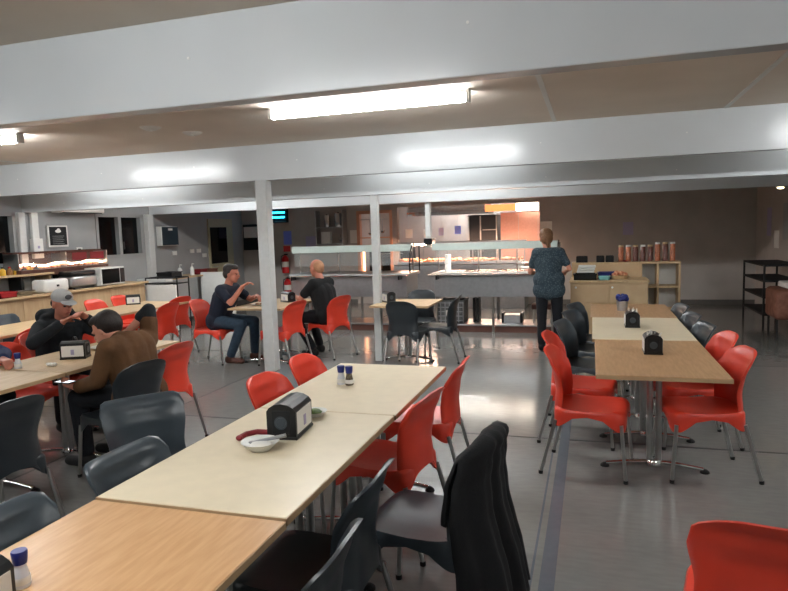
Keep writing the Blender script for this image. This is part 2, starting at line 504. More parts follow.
def lerp_tab(tab, z):
    if z <= tab[0][0]: return tab[0][1]
    for (a, p), (b, q) in zip(tab, tab[1:]):
        if z <= b:
            k = (z - a) / (b - a); k = k * k * (3 - 2 * k)
            return p + (q - p) * k
    return tab[-1][1]
BACK_Y = [(.33, -.232), (.44, -.222), (.54, -.216), (.66, -.228), (.76, -.255), (.83, -.292)]
BACK_W = [(.33, .205), (.45, .192), (.56, .180), (.70, .200), (.82, .218)]

def back_mesh(mb, style):
    H1 = .825 if style != 'square' else .805
    nv, nu = 26, 18
    th = .013
    def pt(u, v, side):
        s_ = 2 * u - 1
        a = abs(s_)
        rc, ar = (.125, .78) if style != 'square' else (.055, .26)
        q = max(0, (a - (1 - ar)) / ar)
        ztop = H1 - rc * (1 - math.sqrt(max(0, 1 - q * q)))
        zbot = .338 + .085 * (1 - min(1, a / .80) ** 4)
        z = zbot + (ztop - zbot) * v
        hw = lerp_tab(BACK_W, z) + (.006 if style == 'square' else 0)
        x = s_ * hw
        y = lerp_tab(BACK_Y, z)
        wrap = .060 if z < .62 else .060 - .035 * min(1, (z - .62) / .2)
        y += wrap * a ** 3.2
        y -= side * th
        return (x, y, z)
    G = []
    for side in (0, 1):
        G.append([[mb.bm.verts.new(pt(i / nu, j / nv, side)) for i in range(nu + 1)] for j in range(nv + 1)])
    F, K = G
    for j in range(nv):
        for i in range(nu):
            mb.bm.faces.new((F[j][i], F[j][i + 1], F[j + 1][i + 1], F[j + 1][i]))
            mb.bm.faces.new((K[j][i], K[j + 1][i], K[j + 1][i + 1], K[j][i + 1]))
        for e in (0, nu):
            mb.bm.faces.new((F[j][e], F[j + 1][e], K[j + 1][e], K[j][e]))
    for i in range(nu):
        mb.bm.faces.new((F[0][i], K[0][i], K[0][i + 1], F[0][i + 1]))
        mb.bm.faces.new((F[nv][i], F[nv][i + 1], K[nv][i + 1], K[nv][i]))
    return mb

def make_chair(name, plastic, style='round'):
    t = empty(name)
    seat_mesh(MB()).build('seat', plastic, t, smooth=True, sharp=60)
    b = back_mesh(MB(), style)
    bmesh.ops.recalc_face_normals(b.bm, faces=b.bm.faces)
    b.build('backrest', plastic, t, smooth=True, sharp=60)
    for sx in (-1, 1):
        for (xa, ya, xb, yb, z) in ((.196, .205, .214, .235, .345), (.196, -.205, .216, -.30, .345)):
            lg = MB().tube((sx * xa, ya, .37), (sx * xb, yb, .012), .0125, .0115, 10).build('leg', M['chrome'], t, smooth=True)
            MB().lathe([(0, 0), (.014, 0), (.015, .016), (.0125, .022), (0, .022)], 10, (sx * xb, yb, 0)).build('foot_cap', M['rubber'], lg)
    return t

PROTO = {}
def chair(kind, x, y, deg, label, group):
    name, plastic, style = {
        'red': ('dining_chair', M['red'], 'round'),
        'dark': ('dining_chair', M['charcoal'], 'round'),
        'grey': ('dining_chair', M['greyplas'], 'square')}[kind]
    if kind not in PROTO:
        o = PROTO[kind] = make_chair(name, plastic, style)
    else:
        o = copy_tree(PROTO[kind])
    o.location = (x, y, 0); o.rotation_euler = (0, 0, math.radians(deg))
    tag(o, label, 'chair', group)
    return o

W, EE, N_ = 90, -90, 0      # the way a chair faces: left, right, away from the camera
g1 = 'chairs along the near row of tables'
chair('red', -1.05, 3.92, 91, 'orange-red chair at the far right corner of the near row, beside the open floor', g1)
chair('red', -1.05, 3.14, 80, 'orange-red chair tucked under the cream table, just in front of the far corner chair', g1)
chair('grey', -.665, 2.49, 83, 'slate grey chair with a black jacket hanging over its backrest', g1)
chair('dark', -.98, 2.02, W, 'black chair pushed under the cream table in front of the jacket chair', g1)
chair('dark', -.92, 1.52, W + 2, 'black chair at the wood-coloured near table, cut off by the bottom edge', g1)
chair('red', -1.575, 3.25, -97, 'orange-red chair with its back just left of the napkin box on the near row', g1)
chair('red', -1.60, 3.84, -94, 'orange-red chair at the far left corner of the near row, before the white column', g1)
chair('grey', -2.08, 2.60, -128, 'large slate grey chair backed against the brown jacket sitter, turned out from the near row', g1)
chair('grey', -1.52, 2.02, EE - 2, 'slate grey chair rising over the left edge of the cream table', g1)
chair('grey', -1.52, 1.42, EE - 2, 'slate grey chair at the left edge beside the wood-coloured near table', g1)
g2 = 'chairs along the right-hand row of tables'
chair('red', .67, 4.47, 101, 'orange-red chair at the near right corner of the right-hand row', g2)
chair('red', .69, 5.10, 100, 'orange-red chair second from the camera on the right of the right-hand row', g2)
chair('grey', .64, 5.66, 99, 'grey chair next to the red ones on the right of the right-hand row', g2)
chair('grey', .63, 6.30, 99, 'grey chair in the middle of three on the right of the right-hand row', g2)
chair('grey', .62, 6.98, 99, 'farthest grey chair on the right of the right-hand row', g2)
chair('red', .0, 4.38, -98, 'orange-red chair at the near left corner of the right-hand row', g2)
chair('red', -.06, 5.0, -98, 'orange-red chair just behind the near left one at the right-hand row', g2)
chair('grey', -.01, 5.70, -104, 'grey chair behind the two red ones on the left of the right-hand row', g2)
chair('grey', .04, 6.40, -108, 'grey chair second from the far end on the left of the right-hand row', g2)
chair('grey', .06, 7.0, -108, 'grey chair by the legs of the woman at the counter', g2)
chair('red', .50, 2.12, -11, 'orange-red chair back alone in the bottom right corner', 'single red chair near the camera')
g3 = 'chairs around the table of the man in the grey cap'
chair('red', -3.36, 4.25, W - 8, 'orange-red empty chair between the brown jacket sitter and the open floor', g3)
chair('dark', -3.13, 3.60, 76, 'dark chair on which the person in the brown jacket sits', g3)
chair('dark', -3.17, 2.58, 84, 'black chair with thin legs at the left edge, in front of the plate', g3)
chair('red', -4.36, 3.98, EE, 'orange-red chair beside the man in the grey cap, towards the blue-sleeved arm', g3)
chair('red', -4.62, 4.55, EE, 'orange-red chair under the man in the grey cap', g3)
chair('red', -4.50, 3.36, EE, 'orange-red chair of the blue-sleeved person at the left edge', g3)
g4 = 'chairs of the row next to the left counter'
chair('red', -5.36, 5.45, W, 'orange-red chair behind the shoulder of the man in the grey cap', g4)
chair('red', -5.44, 6.95, W - 4, 'orange-red chair just above the raised arm of the brown jacket sitter', g4)
chair('red', -5.78, 7.72, W - 14, 'orange-red chair standing clear of the far end of the row by the left counter', g4)
chair('red', -6.42, 7.25, EE, 'orange-red chair back right behind the grey cap against the timber counter', g4)
chair('red', -6.45, 7.80, EE, 'orange-red chair back beside the small napkin box against the timber counter', g4)
chair('grey', -6.36, 5.72, EE, 'grey chair back at the left edge against the timber counter', g4)
chair('red', -5.45, 4.85, W, 'orange-red chair at the left edge behind the blue-sleeved person', g4)
g5 = 'chairs of the two men facing each other'
chair('red', -4.74, 7.25, EE - 3, 'orange-red chair on which the man in the navy shirt sits', g5)
chair('red', -3.74, 7.22, 76, 'orange-red empty chair in front of the man in the black shirt', g5)
chair('red', -3.38, 7.86, 67, 'orange-red chair right behind the back of the man in the black shirt', g5)
g6 = 'dark chairs at the small square table'
chair('dark', -2.13, 7.36, -4, 'black chair with its back to the camera at the small square table', g6)
chair('dark', -1.86, 7.78, W, 'black chair on the right side of the small square table', g6)
chair('dark', -2.24, 8.22, 180, 'black chair facing the camera behind the small square table', g6)

# black jacket over the chair
def jacket():
    ox, oy, rz = -.665, 2.49, math.radians(83 - 90)
    def fn(u, v):
        s_ = 2 * u - 1
        a = abs(s_)
        VT = .60
        if v < VT: k = v / VT; side = 1
        else: k = 1 - (v - VT) / (1 - VT); side = -1
        ridge = .852 - .075 * a ** 3
        hem = (.10 + .05 * math.sin(s_ * 3.1 + .6) + .035 * s_) if side == 1 else .50 + .02 * math.sin(s_ * 5)
        z = hem + (ridge - hem) * (1 - (1 - k) ** 1.15)
        zz = max(z, .34)
        yl = lerp_tab(BACK_Y, min(zz, .82)) - .007 + .045 * a ** 3.2
        half = .232 + .035 * (1 - k) if side == 1 else .228
        round_ = math.sqrt(max(0, 1 - a ** 5))
        top = math.sqrt(max(0, min(1, (ridge - z) / .05)))
        low = (1 - k)
        fold = (.017 * math.sin(s_ * 10 + 1.5 * k) + .010 * math.sin(s_ * 21 + 4 * k + 1)) * min(1, .25 + 1.1 * low)
        off = (.034 + .13 * low + fold) if side == 1 else (.050 + .02 * low + .5 * fold)
        y = yl - side * off * (round_ * .85 + .15 * (1 if side == 1 else .9)) * (.25 + .75 * top)
        x = s_ * half * (1 - .03 * math.sin(k * 7))
        # local chair frame to world: facing -X
        X, Y = -y, x
        return (ox + X * math.cos(rz) - Y * math.sin(rz), oy + X * math.sin(rz) + Y * math.cos(rz), z)
    o = MB().grid(fn, 60, 60).build('jacket', M['blackcloth'], None, smooth=True, solid=.006, sharp=85)
    tag(o, 'black jacket draped over the backrest of the slate grey chair', 'jacket')
jacket()

# ------------------------------------------------------------ napkin boxes, grinders, bowls, plates
def napkin_box(x, y, z, deg, label, group='napkin boxes on the tables', side='white', s=1.0, tuft=False):
    t = empty('napkin_dispenser', (x, y, z), math.radians(deg), label, 'napkin dispenser', group)
    t.scale = (s, s, s)
    b = MB()
    hw, hl, h = .058, .092, .125
    # arched body profile extruded along y
    prof = [(-hw, .004), (-hw, h - .018), (-hw * .82, h - .004), (-hw * .45, h + .008), (0, h + .012), (hw * .45, h + .008), (hw * .82, h - .004), (hw, h - .018), (hw, .004)]
    A = [b.bm.verts.new((p[0], -hl, p[1])) for p in prof]
    B = [b.bm.verts.new((p[0], hl, p[1])) for p in prof]
    for i in range(len(prof)):
        j = (i + 1) % len(prof)
        b.bm.faces.new((A[i], A[j], B[j], B[i]))
    b.bm.faces.new(A[::-1]); b.bm.faces.new(B)
    b.build('body', M['black'], t)
    MB().rbox(-hw - .004, hw + .004, -hl - .004, hl + .004, 0, .012, .003, 1).build('base_rim', M['black'], t)
    for sy in (-1, 1):
        f = MB().rbox(-.036, .036, sy * hl - .003, sy * hl + .003, .022, .112, .002, 1).build('face_plate', M['blackmat'], t)
        m = MB()
        m.lathe([(0, 0), (.024, 0), (.026, .003), (.020, .003), (.019, .001), (0, .001)], 16)
        m.bm.transform(Matrix.Translation((0, sy * (hl + .003), .066)) @ Matrix.Rotation(-sy * PI / 2, 4, 'X'))
        m.build('slot_ring', M['greyplas'], f)
    for sx in (-1, 1):
        c = MB().rbox(sx * hw - .0025, sx * hw + .0025, -hl + .012, hl - .012, .020, h - .022, .001, 1).build('advert_card', M['paper'], t)
        MB().box(sx * (hw + .003) - .001, sx * (hw + .003) + .001, -.012, .012, .035, .075).build('card_picture', M['lilac'], c)
    if tuft:
        u = MB()
        for k in range(7):
            a = random.uniform(-.04, .04); bb = random.uniform(-.06, .06)
            u.tube((a, bb, h), (a + random.uniform(-.02, .02), bb + random.uniform(-.02, .02), h + random.uniform(.02, .045)), .007, .003, 5)
        u.build('packets', M['paper'], t)
    return t

napkin_box(-1.305, 2.545, TT, 6, 'black and white napkin box on the cream table behind the white bowl', s=1.16)
napkin_box(-1.41, 1.05, TT - .006, 4, 'black napkin box cut off in the bottom left corner')
napkin_box(.40, 4.70, TT, 0, 'black napkin box with silver paper on top, nearest on the right-hand row', tuft=True)
napkin_box(.335, 5.90, TT, 0, 'black box full of sachets in the middle of the right-hand row', tuft=True)
napkin_box(-3.80, 3.90, TT, -66, 'black napkin box with a white advert in front of the man in the grey cap')
napkin_box(-6.10, 7.36, TT, -50, 'black and white napkin box in front of the left counter end')
napkin_box(-3.90, 7.72, TT, 60, 'napkin box between the two men facing each other')
napkin_box(-2.48, 7.72, TT, 40, 'black napkin box on the small square table beside the thin column')

def grinder(x, y, z, body, label, s=1.0):
    t = empty('grinder', (x, y, z), 0, label, 'grinder', 'salt and pepper grinders')
    t.scale = (s, s, s)
    MB().lathe([(0, 0), (.023, 0), (.025, .006), (.024, .03), (.017, .062), (.016, .074), (0, .074)], 18).build('jar', body, t, smooth=True)
    MB().lathe([(0, .072), (.019, .072), (.021, .084), (.023, .108), (.021, .112), (0, .112)], 18).build('cap', M['blue'], t, smooth=True)
    MB().lathe([(.0252, .012), (.0256, .013), (.0248, .034), (.024, .034)], 18).build('label_band', M['paper'], t, smooth=True)
    return t
saltglass = mat('salt_jar', (214, 216, 222), 0.15, noise=0.04)
pepperglass = mat('pepper_jar', (120, 110, 92), 0.2, rgb2=(70, 62, 52), nscale=90)
grinder(-1.42, 3.45, TT, saltglass, 'white salt grinder with a blue cap on the far cream table')
grinder(-1.365, 3.44, TT, pepperglass, 'brownish pepper grinder with a blue cap on the far cream table')
grinder(-1.43, 1.225, TT - .006, saltglass, 'blue-rimmed grinder behind the napkin box in the bottom left corner', .88)
grinder(-3.93, 3.50, TT, saltglass, 'small clear grinder beside the plate of the blue-sleeved person')

def bowl(x, y, z, r, label, m, inside, name='bowl'):
    t = empty(name, (x, y, z), 0, label, 'bowl')
    MB().lathe([(0, 0), (r * .5, 0), (r * .82, r * .28), (r, r * .48), (r * 1.03, r * .49), (r * .97, r * .45), (r * .78, r * .27), (r * .45, .012), (0, .012)], 28).build('body', m, t, smooth=True)
    if inside:
        MB().lathe([(0, .014), (r * .5, .014), (r * .62, .022), (r * .4, .034), (0, .036)], 20).build('contents', inside, t, smooth=True)
    return t
bw1 = bowl(-1.325, 2.305, TT, .078, 'small white bowl with a spoon beside the napkin box on the cream table', M['white'], M['paper'])
MB().tube((-.03, 0, .03), (.095, .05, .052), .006, .009, 8).ell((-.035, -.003, .03), (.018, .012, .006)).build('spoon', M['steel'], bw1)
b2 = bowl(-1.30, 2.80, TT, .06, 'small pale bowl half hidden behind the napkin box on the cream table', M['white'], M['foodgreen'])
rg = MB()
rg.path([(-1.475, 2.39, TT + .013), (-1.465, 2.43, TT + .018), (-1.43, 2.465, TT + .02), (-1.385, 2.48, TT + .016)], .012, 10)
rg.ell((-1.475, 2.39, TT + .013), (.016, .016, .012))
tag(rg.build('knife', M['maroon'], None, smooth=True), 'maroon handle lying on the cream table beside the white bowl', 'cutlery')

def plate(x, y, z, label, items, r=.13):
    t = empty('dinner_plate', (x, y, z), 0, label, 'plate', 'plates of food')
    MB().lathe([(0, 0), (r * .6, 0), (r * .98, .016), (r, .019), (r * .96, .019), (r * .6, .006), (0, .006)], 30).build('plate_body', M['white'], t, smooth=True)
    f = MB()
    for k in range(items):
        a = random.uniform(0, 6.28); q = random.uniform(0, r * .5)
        f.ell((q * math.cos(a), q * math.sin(a), .014), (random.uniform(.015, .03), random.uniform(.012, .028), random.uniform(.008, .018)), 8, 6)
    f.build('meal', M['food'], t, smooth=True)
    return t
plate(-4.02, 3.26, TT, 'white plate with leftover food under the blue-sleeved hand', 7)
plate(-3.86, 4.30, TT, 'plate of food in front of the hands of the man in the grey cap', 10)
plate(-4.10, 7.32, TT, 'yellowish plate of food in front of the man in the navy shirt', 9, .12)
def shaker(x, y, z, label):
    t = empty('glass_shaker', (x, y, z), 0, label, 'shaker', 'glass shakers')
    MB().lathe([(0, 0), (.026, 0), (.027, .05), (.018, .085), (.015, .10), (0, .10)], 16).build('glass_body', M['steel'], t, smooth=True)
    MB().lathe([(0, .10), (.017, .10), (.017, .125), (.012, .135), (0, .136)], 16).build('cap', M['black'], t, smooth=True)
shaker(-3.95, 4.06, TT, 'dark capped shaker behind the napkin box of the man in the grey cap')
tw = MB()
for k in range(4):
    tw.ell((-3.76 + .015 * k, 3.60 + .01 * (k % 2), TT + .014), (.02, .014, .014), 7, 5)
tag(tw.build('crumpled_tissue', M['paper'], None), 'crumpled tissue on the wooden table between the clear grinder and the napkin box', 'tissue')
# cutlery caddy with a blue lid on the far wooden table
t = empty('cutlery_caddy', (.30, 7.0, TT), 0, 'pot with a dark blue top at the far end of the right-hand row', 'pot')
MB().lathe([(0, 0), (.05, 0), (.058, .10), (.05, .10), (.045, .01), (0, .01)], 18).build('pot_body', M['steel'], t, smooth=True)
m_ = MB()
for k in range(9):
    a = k * .7
    m_.ell((.04 * math.cos(a), .04 * math.sin(a), .12 + .012 * (k % 3)), (.028, .028, .03), 8, 6)
m_.build('blue_bundle', M['blue'], t, smooth=True)

# ------------------------------------------------------------ servery counters
def servery(x0, x1, label, hot):
    L = x1 - x0
    t = empty('servery_counter', (x0, 9.9, 0), 0, label, 'serving counter', 'stainless serving counters')
    MB().rbox(0, L, 0, .78, .905, .955, .004, 1).build('worktop', M['steel'], t)
    MB().rbox(.04, L - .04, .04, .74, .57, .905, .004, 1).build('cabinet', M['steel'], t)
    MB().rbox(-.01, L + .01, -.16, -.005, .925, .94, .003, 1).build('tray_rail', M['polished'], t)
    for px in (.12, L - .12):
        MB().box(px - .012, px + .012, -.14, .02, .86, .925).build('rail_bracket', M['black'], t)
    for px in (.06, L / 2, L - .06):
        for py in (.10, .70):
            MB().tube((px, py, 0), (px, py, .58), .022).build('leg', M['chrome'], t, smooth=True)
    MB().rbox(.03, L - .03, .08, .74, .10, .125, .003, 1).build('undershelf', M['steel'], t)
    MB().box(.03, L - .03, .10, .72, .0, .10).build('plinth', mat('plinth_brown', (96, 62, 52), .5, noise=.05), t)
    # sneeze guard
    g = MB().rbox(-.02, L + .02, .22, .62, 1.375, 1.40, .003, 1)
    gs = g.build('guard_shelf', M['steel'], t)
    MB().rbox(-.02, L + .02, .205, .222, 1.31, 1.425, .002, 1).build('guard_fascia', mat('green_tinted_steel', (188, 202, 196), .3, metal=.3, noise=.03), gs)
    for px in (.03, L * .36, L * .68, L - .03):
        MB().tube((px, .42, .955), (px, .42, 1.38), .012).build('guard_post', M['polished'], t, smooth=True)
    MB().box(.02, L - .02, .216, .220, 1.08, 1.31).build('glass_panel', M['glass'], t)
    e = MB()
    pts = [(L + .03, .02, .96), (L + .03, .0, 1.12), (L + .03, .04, 1.28), (L + .03, .16, 1.39), (L + .03, .30, 1.42)]
    e.path(pts, .012, 8)
    e.path([(L + .03, .62, .96), (L + .03, .62, 1.39)], .012, 8)
    e.build('end_frame', M['black'], t, smooth=True)
    if hot:
        tr = MB()
        for k in range(3):
            a = .10 + k * (L - .2) / 3
            tr.rbox(a, a + (L - .2) / 3 - .03, .12, .60, .950, .962, .002, 1)
        tr.build('heated_tray', M['polished'], t)
    lampb = MB().rbox(.06, L - .06, .36, .44, 1.345, 1.372, .003, 1)
    lampb.build('added_light_strip', M['warmwhite'] if hot else M['steel'], t)  # glowing strip added under the hot guard to whiten the worktop
    return t
servery(-4.97, -2.84, 'stainless serving counter behind the man in the black shirt', False)
servery(-2.46, -.52, 'brightly lit stainless serving counter left of the woman', True)

def cutbox(name, label, cat, x0, x1, y0, y1, z0, z1, m, group=None, rim=None, rimm=None):
    t = empty(name, ((x0 + x1) / 2, (y0 + y1) / 2, z0), 0, label, cat, group)
    hx, hy, h = (x1 - x0) / 2, (y1 - y0) / 2, z1 - z0
    b = MB()
    th = min(hx, hy) * .12
    b.box(-hx, hx, -hy, -hy + th, 0, h).box(-hx, hx, hy - th, hy, 0, h).box(-hx, -hx + th, -hy, hy, 0, h).box(hx - th, hx, -hy, hy, 0, h).box(-hx, hx, -hy, hy, 0, th)
    b.build(name + '_body', m, t)
    if rim:
        r = MB().rbox(-hx - rim, hx + rim, -hy - rim, -hy, h - rim * 2, h, rim * .3, 1).rbox(-hx - rim, hx + rim, hy, hy + rim, h - rim * 2, h, rim * .3, 1)
        r.rbox(-hx - rim, -hx, -hy, hy, h - rim * 2, h, rim * .3, 1).rbox(hx, hx + rim, -hy, hy, h - rim * 2, h, rim * .3, 1)
        r.build('rim', rimm or m, t)
    return t
gridmat = mat('grey_crate', (118, 120, 120), .5, rgb2=(88, 90, 90), nscale=26)
def crate(x0, x1, y0, y1, z0, z1, label):
    t = cutbox('storage_crate', label, 'crate', x0, x1, y0, y1, z0, z1, gridmat, 'crates under the serving counter', .012)
    hx, hy, h = (x1 - x0) / 2, (y1 - y0) / 2, z1 - z0
    r = MB()
    for k in range(5):
        z = h * (.12 + .19 * k)
        r.box(-hx - .008, hx + .008, -hy - .008, -hy, z, z + .012)
    for k in range(7):
        x = -hx + (2 * hx) * k / 6
        r.box(x - .006, x + .006, -hy - .010, -hy, .01, h - .02)
    r.build('lattice', M['steel'], t)
    MB().box(-.06, .06, -hy - .012, -hy - .008, h * .35, h * .58).build('crate_label', M['paper'], t)
crate(-2.42, -1.98, 10.05, 10.5, .126, .50, 'grey lattice crate under the lit serving counter, left half')
t = empty('gas_bottle_trolley', (-1.80, 10.3, .126), 0, 'narrow black stand under the lit serving counter beside the grey crate', 'stand')
MB().rbox(-.05, -.012, -.1, .1, 0, .40, .006, 1).build('upright', M['black'], t)
MB().rbox(.012, .05, -.1, .1, 0, .40, .006, 1).build('upright', M['black'], t)
MB().box(-.05, .05, -.08, .08, .02, .05).build('shelf', M['black'], t)
t = empty('small_appliance', (-1.22, 10.3, .126), 0, 'small low box with dark ends on the shelf beneath the lit serving counter', 'appliance')
MB().rbox(-.13, .13, -.12, .12, 0, .13, .01, 2).build('housing', M['steel'], t)
for sx in (-1, 1):
    MB().rbox(sx * .145 - .02, sx * .145 + .02, -.125, .125, 0, .16, .01, 1).build('end_cover', M['black'], t)
t = empty('wheeled_tray', (-.75, 10.3, .126), 0, 'dark tray hanging low under the right end of the lit serving counter', 'tray')
MB().rbox(-.16, .16, -.14, .14, .22, .30, .01, 1).build('tray_body', M['boot'], t)
for sx in (-.13, .13):
    MB().tube((sx, -.1, 0), (sx, -.1, .22), .012).build('leg', M['chrome'], t)
    MB().tube((sx, .1, 0), (sx, .1, .22), .012).build('leg', M['chrome'], t)
# pans and dispensers on the counters
t = empty('plate_stack', (-2.26, 10.28, .955), 0, 'tall white stack of plates at the left end of the lit counter', 'plates')
MB().lathe([(0, 0), (.045, 0), (.05, .01), (.05, .27), (.045, .28), (0, .28)], 18).build('stack_body', M['white'], t, smooth=True)
for k in range(5):
    MB().lathe([(.0505, .03 + k * .05), (.0525, .035 + k * .05), (.0505, .04 + k * .05)], 18).build('stack_rim', M['paper'], t)
for k, (x, lb) in enumerate(((-1.95, 'dark serving tongs lying on the lit counter nearest the plate stack'), (-1.45, 'dark serving tongs lying in the middle of the lit counter'))):
    o = MB().path([(x, 10.2, .972), (x + .08, 10.24, .985), (x + .16, 10.22, .972)], .010, 8)
    tag(o.build('serving_tongs', M['black'], None), lb, 'tongs', 'tongs on the lit counter')
t = empty('tray_rack', (-.95, 10.45, .955), 0, 'wire stand at the right end of the lit counter beside the woman', 'stand')
w_ = MB()
w_.path([(-.15, 0, .01), (-.12, 0, .12), (.12, 0, .13), (.15, 0, .01)], .006, 6).path([(-.15, -.18, .01), (-.12, -.18, .12), (.12, -.18, .13), (.15, -.18, .01)], .006, 6)
w_.path([(-.12, 0, .12), (-.12, -.18, .12)], .006, 6).path([(.12, 0, .13), (.12, -.18, .13)], .006, 6)
w_.build('wire_frame', M['chrome'], t)
MB().rbox(-.14, .14, -.16, -.02, .03, .06, .005, 1).build('tray', M['steel'], t)
def pan(x, y, z, label, w=.30, m='black'):
    t = empty('serving_pan', (x, y, z), 0, label, 'pan', 'pans behind the servery')
    MB().rbox(-w / 2, w / 2, -.12, .12, 0, .10, .01, 1).build('pan_body', M[m], t)
    MB().rbox(-w / 2 - .012, w / 2 + .012, -.13, .13, .10, .112, .004, 1).build('pan_rim', M['steel'], t)
    MB().tube((-.03, 0, .125), (.03, 0, .125), .01).build('pan_handle', M['chrome'], t)
pan(-2.62, 10.5, 1.40, 'dark pan on the guard shelf beside the thin white post', .14)
MB_ = None

# ------------------------------------------------------------ kitchen seen through the openings
t = empty('heated_food_bench', (-4.05, 13.05, 0), 0, 'glowing heated bench full of golden food in the kitchen opening', 'food bench')
MB().rbox(0, 2.75, 0, .70, .0, .90, .006, 1).build('bench_body', M['steel'], t)
MB().rbox(0, 2.75, 0, .70, .901, .925, .003, 1).build('bench_top', M['polished'], t)
for k in range(5):
    x = .05 + k * .54
    p = MB().rbox(x, x + .50, .06, .60, .926, .975, .008, 1).build('food_pan', M['steel'], t)
    f = MB()
    for q in range(26):
        f.ell((x + .03 + random.random() * .44, .10 + random.random() * .45, .985 + random.random() * .03), (random.uniform(.03, .06), random.uniform(.02, .05), random.uniform(.02, .04)), 7, 5)
    tag(f.build('food_pile', M['chips'], p, smooth=True), 'heap of golden food')
for k in range(6):
    MB().tube((.03 + k * .538, .35, .925), (.03 + k * .538, .35, 1.36), .012).build('gantry_post', M['chrome'], t)
MB().rbox(0, 2.75, .2, .5, 1.36, 1.39, .004, 1).build('gantry_shelf', M['steel'], t)
MB().rbox(.05, 2.7, .30, .40, 1.32, 1.358, .004, 1).build('heat_lamp', mat('bench_heat_glow', (255, 200, 170), .5, emit=(255, 205, 175), estr=40.0), t)
t = empty('range_hood', (-3.3, 14.9, 0), 0, 'long stainless range hood across the kitchen opening', 'range hood')
hd = MB()
P = [(-.95, 0, 2.0), (1.0, 0, 2.0), (1.0, .9, 2.0), (-.95, .9, 2.0)]
Q = [(-.95, 0, 2.16), (1.0, 0, 2.16), (.9, .9, 2.5), (-.85, .9, 2.5)]
A = [hd.bm.verts.new(p) for p in P]; B = [hd.bm.verts.new(p) for p in Q]
for i in range(4):
    j = (i + 1) % 4
    hd.bm.faces.new((A[i], A[j], B[j], B[i]))
hd.bm.faces.new(B)
hd.build('canopy', M['steel'], t)
MB().rbox(-.96, 1.01, -.012, 0, 1.99, 2.08, .002, 1).build('canopy_lip', M['polished'], t)
t = empty('kitchen_light', (-1.75, 14.45, 2.02), 0, 'orange and white light box at the top right of the kitchen opening', 'light')
MB().rbox(-.55, .14, 0, .12, 0, .15, .006, 1).build('orange_cover', M['orange'], t)
MB().rbox(.145, .62, -.005, .12, -.01, .155, .006, 1).build('white_cover', mat('white_cover_glow', (255, 236, 214), .5, emit=(255, 230, 205), estr=8.0), t)
MB().tube((-.3, .06, .14), (-.3, .06, ZC - 2.02), .012).build('hanging_rod', M['chrome'], t)
MB().tube((.4, .06, .14), (.4, .06, ZC - 2.02), .012).build('hanging_rod', M['chrome'], t)
t = empty('kitchen_fridge', (-2.55, 15.6, 0), 0, 'tall dark open doorway cabinet in the middle of the kitchen opening', 'fridge')
MB().rbox(-.36, .36, 0, .7, 0, 1.98, .01, 1).build('cabinet', mat('blueblack', (26, 36, 44), .3, noise=.05), t)
for sx in (-.34, -.05, .34):
    MB().box(sx - .015, sx + .015, -.012, 0, .1, 1.95).build('door_edge', M['chrome'], t)
for z in (1.3, 1.6):
    MB().box(0, .34, -.014, -.002, z, z + .02).build('shelf_edge', M['chrome'], t)
t = empty('steel_splashback', (-1.45, 15.3, 0), 0, 'pinkish lit stainless panel at the right of the kitchen opening', 'panel')
MB().rbox(-.62, .75, 0, .05, 0, 2.0, .004, 1).build('panel_sheet', mat('rosy_steel', (196, 150, 136), .35, metal=.5, noise=.05), t)
for x in (-.2, .25):
    MB().box(x - .004, x + .004, -.004, 0, .1, 1.98).build('panel_seam', M['chrome'], t)
t = empty('kitchen_bench', (-4.1, 14.9, 0), 0, 'stainless bench under the range hood', 'bench')
MB().rbox(0, 1.3, 0, .7, .86, .9, .004, 1).build('bench_top', M['steel'], t)
MB().rbox(.02, 1.28, .05, .7, 0, .86, .004, 1).build('bench_body', M['steel'], t)
def note(name, label, x, z, w, h, m, y=None, group='papers hung in the servery', cat='paper', rot=0):
    y = YB - .004 if y is None else y
    o = MB().box(-w / 2, w / 2, -.002, .002, -h / 2, h / 2).build(name, M[m], None, loc=(x, y, z))
    tag(o, label, cat, group)
    return o
note('notice_sheet', 'pale pink notice taped in the left part of the kitchen opening', -4.02, 1.58, .17, .20, 'paper', 14.2)
note('notice_sheet', 'narrow pale notice beside the thin post in the kitchen opening', -3.60, 1.56, .15, .22, 'paper', 14.2)
note('notice_sheet', 'bluish notice nearest the dark fridge in the kitchen opening', -3.02, 1.63, .15, .19, 'bluepaper', 14.9)
note('notice_sheet', 'pale blue notice in the middle of the kitchen opening', -3.40, 1.60, .12, .18, 'lilac', 14.8)
for sx, lb in ((-4.02, 'first'), (-3.60, 'second'), (-3.40, 'third'), (-3.02, 'fourth')):
    pass
o = MB()
for (x, y) in ((-4.02, 14.2), (-3.60, 14.2), (-3.40, 14.8), (-3.02, 14.9)):
    o.tube((x, y, 1.68), (x, y, ZC), .003, .003, 6)
tag(o.build('hanging_cords', M['chrome'], None), 'thin cords hanging from the kitchen ceiling that carry the notices', 'cord', kind='stuff')
